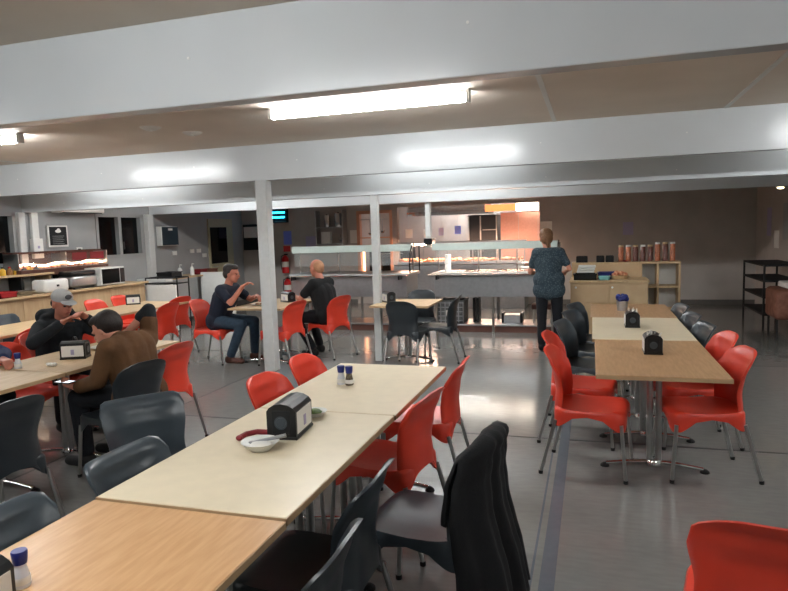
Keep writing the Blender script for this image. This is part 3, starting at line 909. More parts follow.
# utensils hung in the small opening
rk = MB().tube((A0, YB + .06, 1.93), (A1, YB + .06, 1.93), .008)
tag(rk.build('utensil_rail', M['chrome'], None), 'thin metal rail across the salmon-framed opening', 'rail')
def ladle(x, L, r, label, y=YB + .055, z=1.93):
    t = empty('ladle', (x, y, z), 0, label, 'ladle', 'ladles hung on the rail')
    MB().tube((0, 0, .01), (0, 0, -L), .006).build('handle', M['polished'], t)
    MB().lathe([(0, -.06), (r * .7, -.045), (r, -.01), (r * .98, 0), (r * .9, -.012), (r * .6, -.038), (0, -.05)], 16, (0, 0, -L)).build('scoop', M['polished'], t, smooth=True)
ladle(-4.86, .30, .05, 'leftmost ladle in the salmon-framed opening')
ladle(-4.72, .34, .085, 'large shiny ladle in the salmon-framed opening')
ladle(-4.56, .26, .05, 'rightmost ladle in the salmon-framed opening')
t = empty('dark_oven', (-5.15, 14.6, 0), 0, 'black oven seen low in the salmon-framed opening', 'oven')
MB().rbox(0, 1.0, 0, .6, 0, 1.28, .01, 1).build('oven_body', M['black'], t)
MB().tube((.15, -.03, 1.12), (.85, -.03, 1.12), .012).build('oven_handle', M['chrome'], t)
MB().box(.12, .88, -.006, 0, .6, 1.0).build('oven_window', M['glassdark'], t)
wl = empty('warm_strip_light', (-5.06, 13.99, .72), 0, 'warm vertical light just inside the salmon-framed opening', 'light')
MB().rbox(-.02, .02, -.02, .02, 0, .55, .005, 1).build('light_tube', mat('strip_glow', (255, 190, 140), .5, emit=(255, 180, 130), estr=3.5), wl)

# wall shelf with canisters left of the small opening
t = empty('canister_rack', (-5.75, YB, 1.37), 0, 'wall rack with two steel canisters above the left serving counter', 'shelf')
for sx in (-.33, .33):
    MB().rbox(sx - .012, sx + .012, -.26, 0, 0, .80, .004, 1).build('side_panel', M['steel'], t)
for z in (.40, .02):
    MB().rbox(-.32, .32, -.26, 0, z, z + .02, .004, 1).build('shelf_board', M['steel'], t)
def canister(x, h, r, label, z=1.79):
    t = empty('canister', (x, YB - .13, z), 0, label, 'canister', 'canisters on the wall rack')
    MB().lathe([(0, 0), (r, 0), (r, h), (r * .9, h + .01), (0, h + .012)], 16).build('can_body', M['polished'], t, smooth=True)
    MB().lathe([(0, h + .012), (r * .3, h + .012), (r * .3, h + .03), (0, h + .032)], 12).build('lid_knob', M['black'], t, smooth=True)
canister(-5.84, .26, .075, 'shorter steel canister on the upper board of the wall rack')
canister(-5.56, .30, .09, 'taller steel canister on the right of the upper board of the wall rack')
tag(MB().rbox(-6.0, -5.78, YB - .14, YB - .02, 1.411, 1.68, .006, 1).build('white_carton', M['white'], None), 'white carton on the lower board of the wall rack', 'carton')
ladle(-5.52, .10, .05, 'ladle hanging under the wall rack beside the white carton', y=YB - .13, z=1.60)
note('wall_notice', 'pale notice between the wall rack and the salmon-framed opening', -5.25, 1.55, .17, .30, 'paper', group='notices on the back wall')
note('wall_notice', 'lilac notice on the wall behind the bald man', -6.32, 1.47, .28, .24, 'lilac', group='notices on the back wall')
note('wall_notice', 'bright blue notice below the blue insect lamp', -6.93, 1.57, .21, .32, 'bluepaper', group='notices on the back wall')
note('wall_notice', 'pale notice behind the head of the woman', -.92, 1.58, .24, .34, 'paper', group='notices on the back wall')
# insect killer
t = empty('insect_killer', (-7.12, YB - .12, 1.93), 0, 'insect killer with two glowing blue tubes high on the back wall', 'insect lamp')
MB().rbox(-.24, .24, .02, .12, 0, .36, .01, 1).build('case', M['black'], t)
for z in (.13, .24):
    MB().tube((-.21, .0, z), (.19, .0, z), .018).build('blue_tube', M['uv'], t, smooth=True)
MB().rbox(-.24, .24, -.05, .03, .0, .03, .005, 1).build('catch_tray', M['black'], t)
# notice board on the back wall left
t = empty('notice_board', (-7.75, YB, 1.30), 0, 'dark notice board with papers along its top beside the white column', 'notice board')
MB().rbox(-.36, .36, -.03, 0, 0, .62, .005, 1).build('board', M['blackmat'], t)
MB().box(-.33, .02, -.034, -.031, .30, .56).build('pinned_sheet', M['paper'], t)
MB().box(.05, .32, -.034, -.031, .30, .56).build('pinned_sheet', M['lilac'], t)
# extinguisher
def extinguisher(x, z, label, h=.40, r=.075):
    t = empty('fire_extinguisher', (x, YB - .12, z), 0, label, 'fire extinguisher', 'fire extinguishers on the back wall')
    MB().lathe([(0, 0), (r, 0), (r, h * .8), (r * .7, h * .92), (r * .3, h), (0, h)], 18).build('cylinder', M['fireRed'], t, smooth=True)
    MB().lathe([(r + .001, h * .34), (r + .002, h * .36), (r + .002, h * .62), (r + .001, h * .64)], 18).build('label_band', M['paper'], t, smooth=True)
    MB().rbox(-.02, .07, -.015, .015, h, h + .035, .004, 1).tube((0, 0, h - .01), (0, 0, h + .02), .015).build('valve', M['black'], t)
    MB().path([(-.02, 0, h + .01), (-.10, 0, h - .02), (-.115, 0, h * .5), (-.10, 0, h * .2)], .010, 8).build('hose', M['black'], t, smooth=True)
    MB().box(-.03, .03, .07, .12, h * .3, h * .8).build('wall_bracket', M['rubber'], t)
extinguisher(-6.96, .74, 'upper red fire extinguisher on the back wall left of the servery', .42, .085)
extinguisher(-6.93, .20, 'lower red fire extinguisher near the floor left of the servery', .40, .085)
tag(MB().rbox(-7.05, -6.87, YB - .012, YB - .002, 1.24, 1.38, .002, 1).build('extinguisher_sign', M['fireRed'], None), 'small red and white sign above the fire extinguishers', 'sign')

# ------------------------------------------------------------ right-hand timber counter and shelf
t = empty('timber_counter', (-.28, 9.0, 0), 0, 'pale timber counter with drawers to the right of the woman', 'counter')
MB().rbox(0, .99, 0, .60, .02, .86, .004, 1).build('cabinet', M['panelwood'], t)
MB().rbox(-.015, 1.005, -.02, .60, .86, .89, .005, 1).build('worktop', M['birch'], t)
for k in range(2):
    dr = MB().rbox(.02 + k * .49, .50 + k * .48, -.012, 0, .60, .84, .003, 1).build('drawer', M['panelwood'], t)
    MB().ell((.07 + k * .47, -.022, .80), (.014, .012, .014)).build('knob', M['white'], dr, smooth=True)
    MB().rbox(.02 + k * .49, .50 + k * .48, -.012, 0, .06, .58, .003, 1).build('cupboard_door', M['panelwood'], t)
t = empty('cube_shelf', (-.28, 9.62, 0), 0, 'low pale shelf unit with open white compartments behind the timber counter', 'shelf')
X0, X1 = 0, 1.46
MB().rbox(X0, X1, 0, .34, 1.07, 1.10, .003, 1).build('top_board', M['birch'], t)
for x in (0, .93, 1.15, 1.43):
    MB().rbox(x, x + .028, 0, .34, 0, 1.07, .003, 1).build('upright', M['birch'], t)
for z in (.03, .40, .73):
    MB().rbox(.958, 1.43, .005, .33, z, z + .025, .003, 1).build('shelf_board', M['birch'], t)
MB().box(.03, 1.45, .325, .335, 0, 1.07).build('back_board', M['white'], t)
MB().box(.03, .93, .0, .012, 0, 1.07).build('front_panel', M['panelwood'], t)
jl = ['orange-filled', 'pale-filled', 'brown-filled', 'dark-filled', 'brownish', 'deep orange', 'dark red', 'light orange']
for k in range(8):
    x = .40 + k * .098
    t = empty('cereal_jar', (x, 9.78, 1.10), 0, '%s clear jar, %s from the left on top of the shelf unit' % (jl[k], ['first', 'second', 'third', 'fourth', 'fifth', 'sixth', 'seventh', 'last'][k]), 'jar', 'jars on top of the shelf unit')
    h = .20 if k < 5 else .23
    MB().lathe([(0, 0), (.036, 0), (.036, h), (.028, h + .01), (0, h + .01)], 14).build('jar_body', M['jar'] if k in (0, 1, 5, 7) else M['jardark'], t, smooth=True)
    MB().lathe([(0, h + .01), (.034, h + .01), (.034, h + .035), (0, h + .037)], 14).build('lid', M['paper'] if k % 2 else M['birch'], t, smooth=True)
for k, (x0, x1) in enumerate(((-.22, -.06), (.06, .17), (.19, .30))):
    cutbox('black_box', ['wider black box behind the white trays', 'black box left of its twin on the shelf top', 'black box nearest the row of jars'][k], 'box', x0, x1, 9.68, 9.86, 1.10, 1.19, M['black'], 'black boxes on the shelf top')
cutbox('black_crate', 'black crate of white trays on the timber counter', 'crate', -.24, .06, 9.10, 9.36, .89, .975, M['black'], None, .008)
for k in range(3):
    tag(MB().rbox(-.20 + .01 * k, .03 + .01 * k, 9.13, 9.33, .985 + .035 * k, 1.015 + .035 * k, .008, 1).build('white_tray', M['white'], None),
        ['white tray at the bottom of the stack on the black crate', 'white tray in the middle of the stack on the black crate', 'white tray on top of the stack on the black crate'][k], 'tray', 'white trays on the black crate')
cutbox('cyan_tub', 'pale cyan tub on the timber counter', 'tub', .09, .23, 9.06, 9.22, .89, .94, M['cyan'], None, .006)
sp = MB()
for k in range(5): sp.ell((.12 + .04 * k, 9.38, .955 + .014 * (k % 2)), (.035, .05, .035), 8, 6)
cutbox('cutlery_tray', 'dark blue tray behind the cyan tub', 'tray', .08, .32, 9.30, 9.50, .89, .98, M['blue'], None, .008)
bk = empty('bread_basket', (.36, 9.30, .89), 0, 'basket of wrapped bread on the right of the timber counter', 'basket')
MB().lathe([(0, 0), (.10, 0), (.13, .05), (.125, .05), (.095, .008), (0, .008)], 20).build('basket_body', M['birch'], bk, smooth=True)
bb = MB()
for k in range(7): bb.ell((.07 * math.cos(k), .07 * math.sin(k), .06 + .01 * (k % 3)), (.04, .035, .03), 8, 6)
bb.build('bread', M['chips'], bk, smooth=True)
bowl(.46, 9.72, 1.10, .05, 'small maroon bowl at the left end of the jars', M['maroon'], None)
note('wall_poster', 'small blue and grey poster on the wall above the jars', .70, 1.55, .20, .26, 'lilac', group='notices on the back wall', cat='poster')

# ------------------------------------------------------------ right-hand side
t = empty('steel_rack', (2.66, 11.2, 0), 0, 'dark open metal rack against the far right wall', 'rack')
for x in (-.24, .24):
    for y in (-.65, .65):
        MB().tube((x, y, 0), (x, y, .98), .016).build('post', M['rubber'], t)
for z in (.22, .48, .72, .95):
    MB().rbox(-.25, .25, -.66, .66, z, z + .03, .004, 1).build('shelf', M['blackmat'], t)
t = empty('brown_bin', (2.60, 9.95, 0), 0, 'brown bin with a pale lid cut off by the right edge', 'bin')
MB().rbox(-.24, .26, -.3, .3, .28, .70, .06, 3).build('bin_body', M['brownbox'], t)
for x in (-.2, .2):
    for y in (-.22, .22):
        MB().tube((x, y, 0), (x, y, .30), .016).build('leg', M['rubber'], t)
MB().rbox(-.10, .2, -.2, .2, .70, .78, .02, 2).build('pale_lid', M['white'], t)
for k, (y, z0, z1, m) in enumerate(((12.9, 1.35, 1.85, 'lilac'), (12.4, 1.15, 1.45, 'paper'), (11.9, 1.3, 1.9, 'frame'))):
    tag(MB().box(XR2 - .006, XR2 - .001, y - .14, y + .14, z0, z1).build('side_notice', M[m], None), ['tall lilac notice on the far right wall', 'white sheet low on the far right wall', 'grey framed sheet nearest on the far right wall'][k], 'notice', 'notices on the far right wall')
t = empty('spot_fitting', (2.75, 11.0, 2.02), 0, 'small bright lamp fitting under the ceiling at the far right', 'lamp')
MB().tube((0, 0, .15), (0, 0, ZC - 2.02), .012).build('drop_rod', M['black'], t)
MB().rbox(-.12, .12, -.06, .06, .10, .17, .01, 1).build('housing', M['black'], t)
MB().ell((-.04, 0, .09), (.05, .035, .022)).build('bulb', mat('small_bulb', (255, 240, 200), .5, emit=(255, 236, 190), estr=2.5), t, smooth=True)

# ------------------------------------------------------------ left counter
t = empty('timber_servery', (XL, 0, 0), 0, 'long pale timber counter with appliances along the left wall', 'counter')
MB().rbox(0.02, .60, 4.3, 9.44, .02, .87, .004, 1).build('cabinet', M['panelwood'], t)
MB().rbox(0.014, .66, 4.25, 9.48, .87, .905, .005, 1).build('worktop', M['birch'], t)
for k in range(6):
    MB().rbox(.60, .61, 4.34 + k * .85, 5.15 + k * .85, .06, .85, .003, 1).build('front_panel', M['panelwood'], t)
WX = XL + .014
t = empty('bottle_shelf', (XL, 0, 0), 0, 'small timber shelf of yellow bottles in front of the dark window', 'shelf')
MB().rbox(.014, .36, 6.3, 7.72, 1.16, 1.19, .004, 1).build('shelf_board', M['birch'], t)
for y in (6.35, 7.66):
    MB().rbox(.03, .32, y, y + .03, .905, 1.16, .004, 1).build('shelf_support', M['birch'], t)
for k in range(6):
    y = 6.95 + .115 * k
    t = empty('sauce_bottle', (-7.93, y, 1.19), 0, '%s small sauce bottle, %s along the shelf in front of the dark window' % (['yellow', 'amber', 'yellow', 'brown', 'yellow', 'dark'][k], ['first', 'second', 'third', 'fourth', 'fifth', 'last'][k]), 'bottle', 'sauce bottles on the window shelf')
    mm = [M['yellow'], M['food'], M['yellow'], M['boot'], M['yellow'], M['black']][k]
    MB().lathe([(0, 0), (.04, 0), (.042, .07), (.02, .09), (.018, .10), (0, .10)], 12).build('bottle_body', mm, t, smooth=True)
    MB().lathe([(0, .10), (.02, .10), (.02, .12), (0, .121)], 12).build('lid', M['redplas'] if k % 2 else M['black'], t, smooth=True)
cutbox('red_tub', 'red plastic tub at the left end of the timber counter', 'tub', -7.78, -7.54, 6.55, 6.80, .905, .985, M['redplas'], None, .01)
bowl(-7.66, 7.05, .905, .13, 'clear glass bowl between the red tub and the white toaster', M['steel'], None)
t = empty('toaster', (-7.68, 7.52, .905), 0, 'rounded white toaster on the timber counter behind the grey cap', 'toaster')
MB().rbox(-.14, .13, -.23, .23, 0, .19, .045, 4).build('toaster_body', M['white'], t, smooth=True)
for x in (-.05, .05):
    MB().box(x - .014, x + .014, -.15, .15, .188, .192).build('slot', M['black'], t)
MB().rbox(.12, .145, -.02, .02, .08, .11, .004, 1).build('lever', M['black'], t)
t = empty('steel_grill', (-7.70, 8.08, .905), 0, 'curved stainless grill with a dark top beside the white toaster', 'grill')
MB().rbox(-.16, .14, -.27, .27, .03, .20, .04, 3).build('grill_body', M['steel'], t, smooth=True)
MB().rbox(-.16, .12, -.26, .26, .20, .28, .03, 2).build('grill_lid', M['black'], t)
for x in (-.1, .1):
    MB().box(x - .02, x + .02, -.2, .2, 0, .03).build('foot', M['rubber'], t)
# hot display cabinet with lit interior
t = empty('hot_display_cabinet', (-8.0, 7.15, .905), 0, 'long hot food cabinet with a glowing strip and curved glass behind the toaster', 'food cabinet')
MB().rbox(-.12, .18, 0, 1.75, .24, .34, .006, 1).build('cabinet_base', M['boot'], t)
for y in (.05, .85, 1.7):
    MB().box(-.10, .14, y - .02, y + .02, 0, .24).build('leg', M['black'], t)
cp = MB()
cp.grid(lambda u, v: (-.12 + .30 * math.sin(v * PI / 2 + .0) * 1.0, .0 + 1.75 * u, .60 - .26 * (1 - math.cos(v * PI / 2))), 4, 8)
cp.build('curved_glass', M['glass'], t, smooth=True)
MB().rbox(-.12, .06, 0, 1.75, .57, .60, .004, 1).build('cabinet_roof', M['boot'], t)
for y in (0, .87, 1.75):
    MB().rbox(-.12, .16, y - .01, y + .01, .34, .58, .004, 1).build('glass_frame', M['chrome'], t)
gl = MB()
gl.path([(.06, .05 + .17 * k, .40 + .02 * math.sin(k * 1.7)) for k in range(11)], .018, 8)
gl.build('glowing_strip', mat('cabinet_glow', (255, 220, 190), .5, emit=(255, 214, 180), estr=5.0), t, smooth=True)
MB().rbox(-.135, -.122, 0, 1.75, .30, .60, .003, 1).build('back_panel', M['boot'], t)
fd = MB()
for k in range(22): fd.ell((.02 + random.uniform(-.06, .06), .08 + k * .075, .365), (.05, .05, .03), 7, 5)
fd.build('pies', M['chips'], t, smooth=True)
for k in range(2):
    MB().box(.15, .155, 1.0 + .38 * k, 1.3 + .38 * k, .44, .56).build('price_card', M['maroon'], t)
t = empty('microwave_oven', (-7.66, 8.62, .905), 0, 'white-framed microwave with a black door on the left timber counter', 'microwave')
MB().rbox(-.18, .16, -.27, .27, .015, .30, .008, 1).build('case', M['white'], t)
MB().rbox(.16, .172, -.25, .14, .04, .275, .004, 1).build('door', M['glassdark'], t)
MB().rbox(.16, .170, .16, .26, .04, .275, .004, 1).build('control_panel', M['black'], t)
MB().box(.0, .04, -.25, .25, 0, .015).build('foot', M['rubber'], t)
t = empty('black_oven', (-7.72, 8.20, 1.19), 0, 'dark slab cover over the curved stainless grill', 'cover')
bpy.data.objects.remove(t)
# left wall fittings
t = empty('cable_duct', (XL, 7.74, 0), 0, 'white wall duct with a switch box between the dark window and the menu board', 'duct')
MB().rbox(0, .05, -.06, .06, 1.66, 2.093, .004, 1).build('duct', M['white'], t)
MB().rbox(0, .08, -.09, .09, 1.40, 1.70, .006, 1).build('switch_box', M['white'], t)
MB().rbox(.08, .086, -.02, .02, 1.55, 1.59, .002, 1).build('switch', M['lilac'], t)
t = empty('menu_board', (XL, 8.18, 1.56), 0, 'framed dark menu board on the left wall under the air conditioner', 'board')
MB().rbox(0, .03, -.20, .20, 0, .34, .004, 1).build('board_frame', M['paper'], t)
MB().box(.03, .034, -.17, .17, .03, .32).build('board_face', M['blackmat'], t)
MB().ell((.035, 0, .25), (.003, .06, .025)).ell((.035, .01, .27), (.003, .035, .025)).build('chalk_drawing', M['paper'], t)
ln = MB()
for k in range(5): ln.box(.034, .036, -.12, .11 - .02 * (k % 2), .05 + .03 * k, .056 + .03 * k)
ln.build('menu_lines', M['frame'], t)
t = empty('air_conditioner', (XL, 8.55, 2.10), 0, 'white split air conditioner high on the left wall', 'air conditioner')
MB().rbox(0, .20, -.45, .50, 0, .24, .02, 3).build('unit_body', M['white'], t, smooth=True)
MB().box(.12, .195, -.40, .44, -.006, .02).build('air_vent', M['black'], t)
t = empty('wall_socket', (XL, 8.62, 1.50), 0, 'white socket with a black plug beside the menu board', 'socket')
MB().rbox(0, .02, -.06, .06, -.04, .04, .004, 1).build('plate', M['white'], t)
MB().rbox(.02, .06, -.05, -.01, -.03, .02, .004, 1).build('plug', M['black'], t)
t = empty('wall_monitor', (XL, 10.88, 1.50), 0, 'dark wall cabinet with a white side beyond the left column', 'cabinet')
MB().rbox(0, .12, -.26, .26, 0, .38, .006, 1).build('cabinet_body', M['white'], t)
MB().rbox(.12, .132, -.24, .26, .01, .37, .004, 1).build('dark_door', mat('slate_panel', (40, 52, 60), .3, noise=.04), t)
MB().box(.132, .135, -.06, .08, .30, .34).build('door_badge', M['paper'], t)
for k, (y, z) in enumerate(((11.15, 1.34), (11.75, 1.36), (12.0, 1.36), (12.2, 1.25))):
    t = empty('wall_switch', (XL, y, z), 0, ['white sensor box below the dark wall cabinet', 'white switch plate, left of a pair on the left wall', 'white switch plate, right of a pair on the left wall', 'white switch next to the beige door'][k], 'switch', 'switches on the left wall')
    MB().rbox(0, .02, -.07, .07, -.04, .04, .004, 1).build('switch_plate', M['white'], t)
    MB().rbox(.02, .026, -.015, .015, -.02, .02, .002, 1).build('rocker', M['paper'], t)
MB().rbox(0, .015, 11.13, 11.17, 0, 0.01, .002, 1).bm.free()
# wash-up table with panels
t = empty('beverage_bench', (XL, 0, 0), 0, 'timber-topped bench with white end panels beyond the left column', 'bench')
MB().rbox(.02, .62, 10.15, 12.1, .86, .89, .004, 1).build('bench_top', M['birch'], t)
MB().rbox(.02, .66, 9.95, 10.15, .02, .90, .004, 1).build('end_panel', M['white'], t)
MB().rbox(.30, .62, 10.15, 11.0, .10, .86, .004, 1).build('front_panel', M['frame'], t)
MB().rbox(.02, .62, 12.1, 12.14, .02, .86, .004, 1).build('end_panel', M['white'], t)
tag(MB().rbox(-7.66, -6.98, 9.52, 9.56, .02, .82, .004, 1).build('white_screen', M['white'], None), 'white upright panel at the end of the timber counter', 'panel')
tag(MB().rbox(-7.60, -6.85, 11.2, 11.26, .02, .94, .006, 1).build('white_screen', M['white'], None), 'white upright panel behind the man in the navy shirt', 'panel')
t = empty('tray_trolley', (-7.35, 9.80, 0), 0, 'black railed trolley top above the white panel by the left counter', 'trolley')
MB().rbox(-.34, .34, -.18, .18, .83, .85, .004, 1).build('trolley_top', M['black'], t)
for x in (-.33, .33):
    for y in (-.17, .17):
        MB().tube((x, y, 0), (x, y, .94), .012).build('post', M['black'], t)
MB().path([(-.33, -.17, .94), (.33, -.17, .94), (.33, .17, .94), (-.33, .17, .94), (-.33, -.17, .94)], .011, 8).build('rail', M['black'], t)
for k, (y, lb) in enumerate(((10.75, 'left of two white pump bottles on the timber-topped bench'), (11.15, 'right of two white pump bottles on the timber-topped bench'))):
    t = empty('pump_bottle', (-7.75, y, .89), 0, lb, 'pump bottle', 'pump bottles on the bench')
    MB().lathe([(0, 0), (.04, 0), (.042, .14), (.018, .17), (0, .17)], 14).build('bottle', M['white'], t, smooth=True)
    MB().tube((0, 0, .17), (0, 0, .23), .008).tube((0, 0, .23), (.05, 0, .225), .008).build('pump', M['white'], t)
cutbox('dark_rack', 'dark rack on the left of the timber-topped bench', 'rack', -7.95, -7.62, 10.3, 10.62, .89, 1.0, M['black'], None, .01)
cutbox('maroon_tub', 'maroon tub on the timber-topped bench', 'tub', -7.9, -7.65, 11.3, 11.52, .89, .99, M['maroon'], None, .01)
cutbox('cardboard_tub', 'brown carton on the timber-topped bench', 'carton', -7.9, -7.64, 11.6, 11.9, .89, .98, M['brownbox'], None, .008)

# ------------------------------------------------------------ people
def blob(prims, voxel, smooth=3):
    """prims: ('c', a, b, ra, rb) tapered capsule; ('e', centre, radii, euler) ellipsoid -> one continuous surface"""
    mb = MB()
    for p in prims:
        if p[0] == 'c':
            a, b = Vector(p[1]), Vector(p[2])
            mb.tube(a, b, p[3], p[4], 14)
            for c, r in ((a, p[3]), (b, p[4])):
                mb.ell(c, (r, r, r), 14, 10)
        else:
            rot = Euler(p[3]).to_matrix() if len(p) > 3 else None
            mb.ell(p[1], p[2], 18, 12, rot)
    me = bpy.data.meshes.new('blob')
    mb.bm.to_mesh(me); mb.bm.free()
    o = bpy.data.objects.new('blob', me); C.objects.link(o)
    r = o.modifiers.new('r', 'REMESH'); r.mode = 'VOXEL'; r.voxel_size = voxel
    if smooth:
        s = o.modifiers.new('s', 'SMOOTH'); s.iterations = smooth; s.factor = .5
    bake(o)
    for pl in o.data.polygons: pl.use_smooth = True
    return o

def part(o, name, m, parent):
    o.name = name; o.data.name = name
    o.data.materials.clear(); o.data.materials.append(m)
    o.parent = parent
    return o

def hand_prims(wrist, d, palm_n, side, curl=.5, s=1.0):
    """wrist point, d towards the fingers, palm_n out of the palm, side=+1 when the thumb lies on +(d x n)"""
    d = Vector(d).normalized(); n = Vector(palm_n)
    n = (n - d * n.dot(d)).normalized()
    w = d.cross(n).normalized() * side
    wr = Vector(wrist)
    P = []
    pc = wr + d * .045 * s
    for k in (-1.4, -.5, .5, 1.3):
        P.append(('c', wr + w * k * .012 * s, wr + d * .085 * s + w * k * .021 * s, .016 * s, .0125 * s))
    for k, L in ((1.35, .070), (.45, .080), (-.45, .074), (-1.35, .058)):
        base = wr + d * .082 * s + w * k * .021 * s
        dd = d.copy(); q = base
        for j, f in enumerate((.45, .32, .23)):
            ang = curl * (.55, .8, .6)[j]
            dd = (dd * math.cos(ang) + n * math.sin(ang)).normalized()
            e = q + dd * L * f * s
            P.append(('c', q, e, (.0098 - .0008 * j) * s, (.0092 - .0009 * j) * s))
            q = e
    tb = wr + d * .025 * s + w * .030 * s
    t1 = tb + (d * .6 + w * .7 + n * .25).normalized() * .036 * s
    t2 = t1 + (d * .9 + w * .25 + n * .35 * (1 + curl)).normalized() * .030 * s
    P += [('c', wr + d * .015 * s, tb, .016 * s, .014 * s), ('c', tb, t1, .0135 * s, .0115 * s), ('c', t1, t2, .0112 * s, .009 * s)]
    return P

def person(label, loc, rz, J, skin, shirt, shirtm, pants, pantsm, hair, hairm, shoem, voxel=.0085, group=None, fem=False, short=True, extra=None):
    """J holds joints in the person's own frame (+Y is where the person faces)"""
    t = empty('person', loc, rz, label, 'person', group)
    V = lambda k: Vector(J[k])
    P = []
    pel, ch, nk, hd = V('pelvis'), V('chest'), V('neck'), V('head')
    sp = (ch - pel)
    shw = (V('shR') - V('shL')).normalized()
    # trunk
    fw = .86 if fem else 1.0
    P += [('c', pel - shw * .075, pel + shw * .075, .105, .105), ('c', pel, ch, .115 * fw, .125 * fw), ('c', pel + sp * .15 - shw * .05, ch - shw * .07, .10 * fw, .115 * fw),
          ('c', pel + sp * .15 + shw * .05, ch + shw * .07, .10 * fw, .115 * fw), ('c', V('shL') + shw * .03, V('shR') - shw * .03, .068, .068), ('c', ch, nk, .10, .055), ('c', nk, hd, .054, .055)]
    # head
    yaw, pit, rol = J['look']
    hr = Euler((pit, rol, yaw), 'XYZ')
    hm = hr.to_matrix()
    def H(x, y, z): return hd + hm @ Vector((x, y, z))
    P += [('e', H(0, -.012, .030), (.076, .095, .090), tuple(hr)), ('e', H(0, .016, -.030), (.062, .078, .082), tuple(hr)), ('e', H(0, .052, -.085), (.034, .032, .028), tuple(hr)),
          ('e', H(0, .102, -.018), (.014, .018, .020), tuple(hr)), ('c', H(0, .090, .014), H(0, .110, -.024), .009, .012),
          ('e', H(-.026, .080, .022), (.022, .016, .010), tuple(hr)), ('e', H(.026, .080, .022), (.022, .016, .010), tuple(hr)),
          ('e', H(-.078, -.004, -.008), (.010, .020, .032), tuple(hr)), ('e', H(.078, -.004, -.008), (.010, .020, .032), tuple(hr)),
          ('e', H(0, .088, -.052), (.024, .012, .010), tuple(hr))]
    # arms
    for s_ in 'LR':
        P += [('c', V('sh' + s_), V('el' + s_), .050 * fw, .038 * fw), ('c', V('el' + s_), V('wr' + s_), .038 * fw, .026 * fw)]
        hdn = J['hand' + s_]
        P += hand_prims(V('wr' + s_), hdn[0], hdn[1], hdn[2], hdn[3])
    # legs
    for s_ in 'LR':
        P += [('c', V('hip' + s_), V('kn' + s_), .082, .056), ('c', V('kn' + s_), V('an' + s_), .054, .038)]
        f = V('an' + s_); dr = Vector(J['foot']); dr.normalize()
        P += [('c', f + Vector((0, 0, -.045)) - dr * .04, f + dr * .15 + Vector((0, 0, -.055)), .032, .026)]
    body = part(blob(P, voxel), 'body', skin, t)
    # face details
    for sx in (-1, 1):
        MB().ell(H(sx * .029, .0865, .004), (.012, .008, .007), 10, 8, hm).build('eye', M['eye'], t, smooth=True)
    MB().ell(H(0, .0995, -.053), (.023, .005, .005), 10, 6, hm).build('mouth', M['lip'], t, smooth=True)
    # clothes
    T = [('c', pel - shw * .085 + sp * .02, pel + shw * .085 + sp * .02, .120, .120), ('c', pel, ch, .132 * fw, .142 * fw), ('c', pel + sp * .15 - shw * .06, ch - shw * .08, .115 * fw, .128 * fw),
         ('c', pel + sp * .15 + shw * .06, ch + shw * .08, .115 * fw, .128 * fw), ('c', V('shL') + shw * .02, V('shR') - shw * .02, .082, .082), ('c', ch, ch + (nk - ch) * .72, .112, .080)]
    for s_ in 'LR':
        a, b = V('sh' + s_), V('el' + s_)
        if short:
            T.append(('c', a, a + (b - a) * .62, .066 * fw, .064 * fw))
        else:
            w2 = V('wr' + s_)
            T += [('c', a, b, .068, .058), ('c', b, b + (w2 - b) * .86, .057, .044)]
    if extra: T += extra
    part(blob(T, voxel * 1.1), shirt, shirtm, t)
    L = [('c', pel - shw * .075 - sp * .05, pel + shw * .075 - sp * .05, .118, .118)]
    for s_ in 'LR':
        k_, a_ = V('kn' + s_), V('an' + s_)
        L += [('c', V('hip' + s_), k_, .096, .070), ('c', k_, a_ + (k_ - a_) * .08, .068, .058)]
    part(blob(L, voxel * 1.1), pants, pantsm, t)
    for s_ in 'LR':
        f = V('an' + s_); dr = Vector(J['foot']).normalized()
        z0 = Vector((0, 0, -f.z))
        S_ = [('c', f + Vector((0, 0, -.02)), f + Vector((0, 0, -.04)) - dr * .03, .050, .048), ('c', f + z0 + Vector((0, 0, .045)) - dr * .035, f + z0 + Vector((0, 0, .038)) + dr * .17, .042, .036)]
        so = blob(S_, voxel)
        for v in so.data.vertices:
            if v.co.z < .004: v.co.z = .004
        part(so, 'shoe', shoem, t)
    if hair:
        part(blob([(q[0], H(*q[1]), q[2], tuple(hr)) if q[0] == 'e' else ('c', H(*q[1]), H(*q[2]), q[3], q[4]) for q in hair], voxel * .9, 2), 'hair', hairm, t)
    return t, H, hm

SHORT_HAIR = [('e', (0, -.030, .052), (.083, .092, .080)), ('e', (0, -.060, .000), (.076, .056, .075)), ('e', (0, .020, .088), (.068, .065, .040)),
              ('e', (-.068, -.020, .020), (.018, .035, .045)), ('e', (.068, -.020, .020), (.018, .035, .045))]
CROP_HAIR = [('e', (0, -.040, .028), (.080, .080, .082)), ('e', (0, -.068, -.010), (.068, .042, .062))]

def seated(lean=.16, sh_z=.93, hip_z=.55, knee=.44, foot_y=.42, dx=.16, feet_x=.14, foot_dy=0.0):
    return dict(pelvis=(0, 0, hip_z), chest=(0, lean * .75, hip_z + .30), neck=(0, lean + .01, sh_z + .055), head=(0, lean + .07, sh_z + .205),
                shL=(-.18, lean, sh_z), shR=(.18, lean, sh_z), hipL=(-.09, .03, hip_z - .01), hipR=(.09, .03, hip_z - .01),
                knL=(-dx, knee, .515), knR=(dx, knee, .515), anL=(-feet_x, foot_y - foot_dy, .095), anR=(feet_x, foot_y + foot_dy, .095), foot=(0, 1, 0), look=(0, -.15, 0))

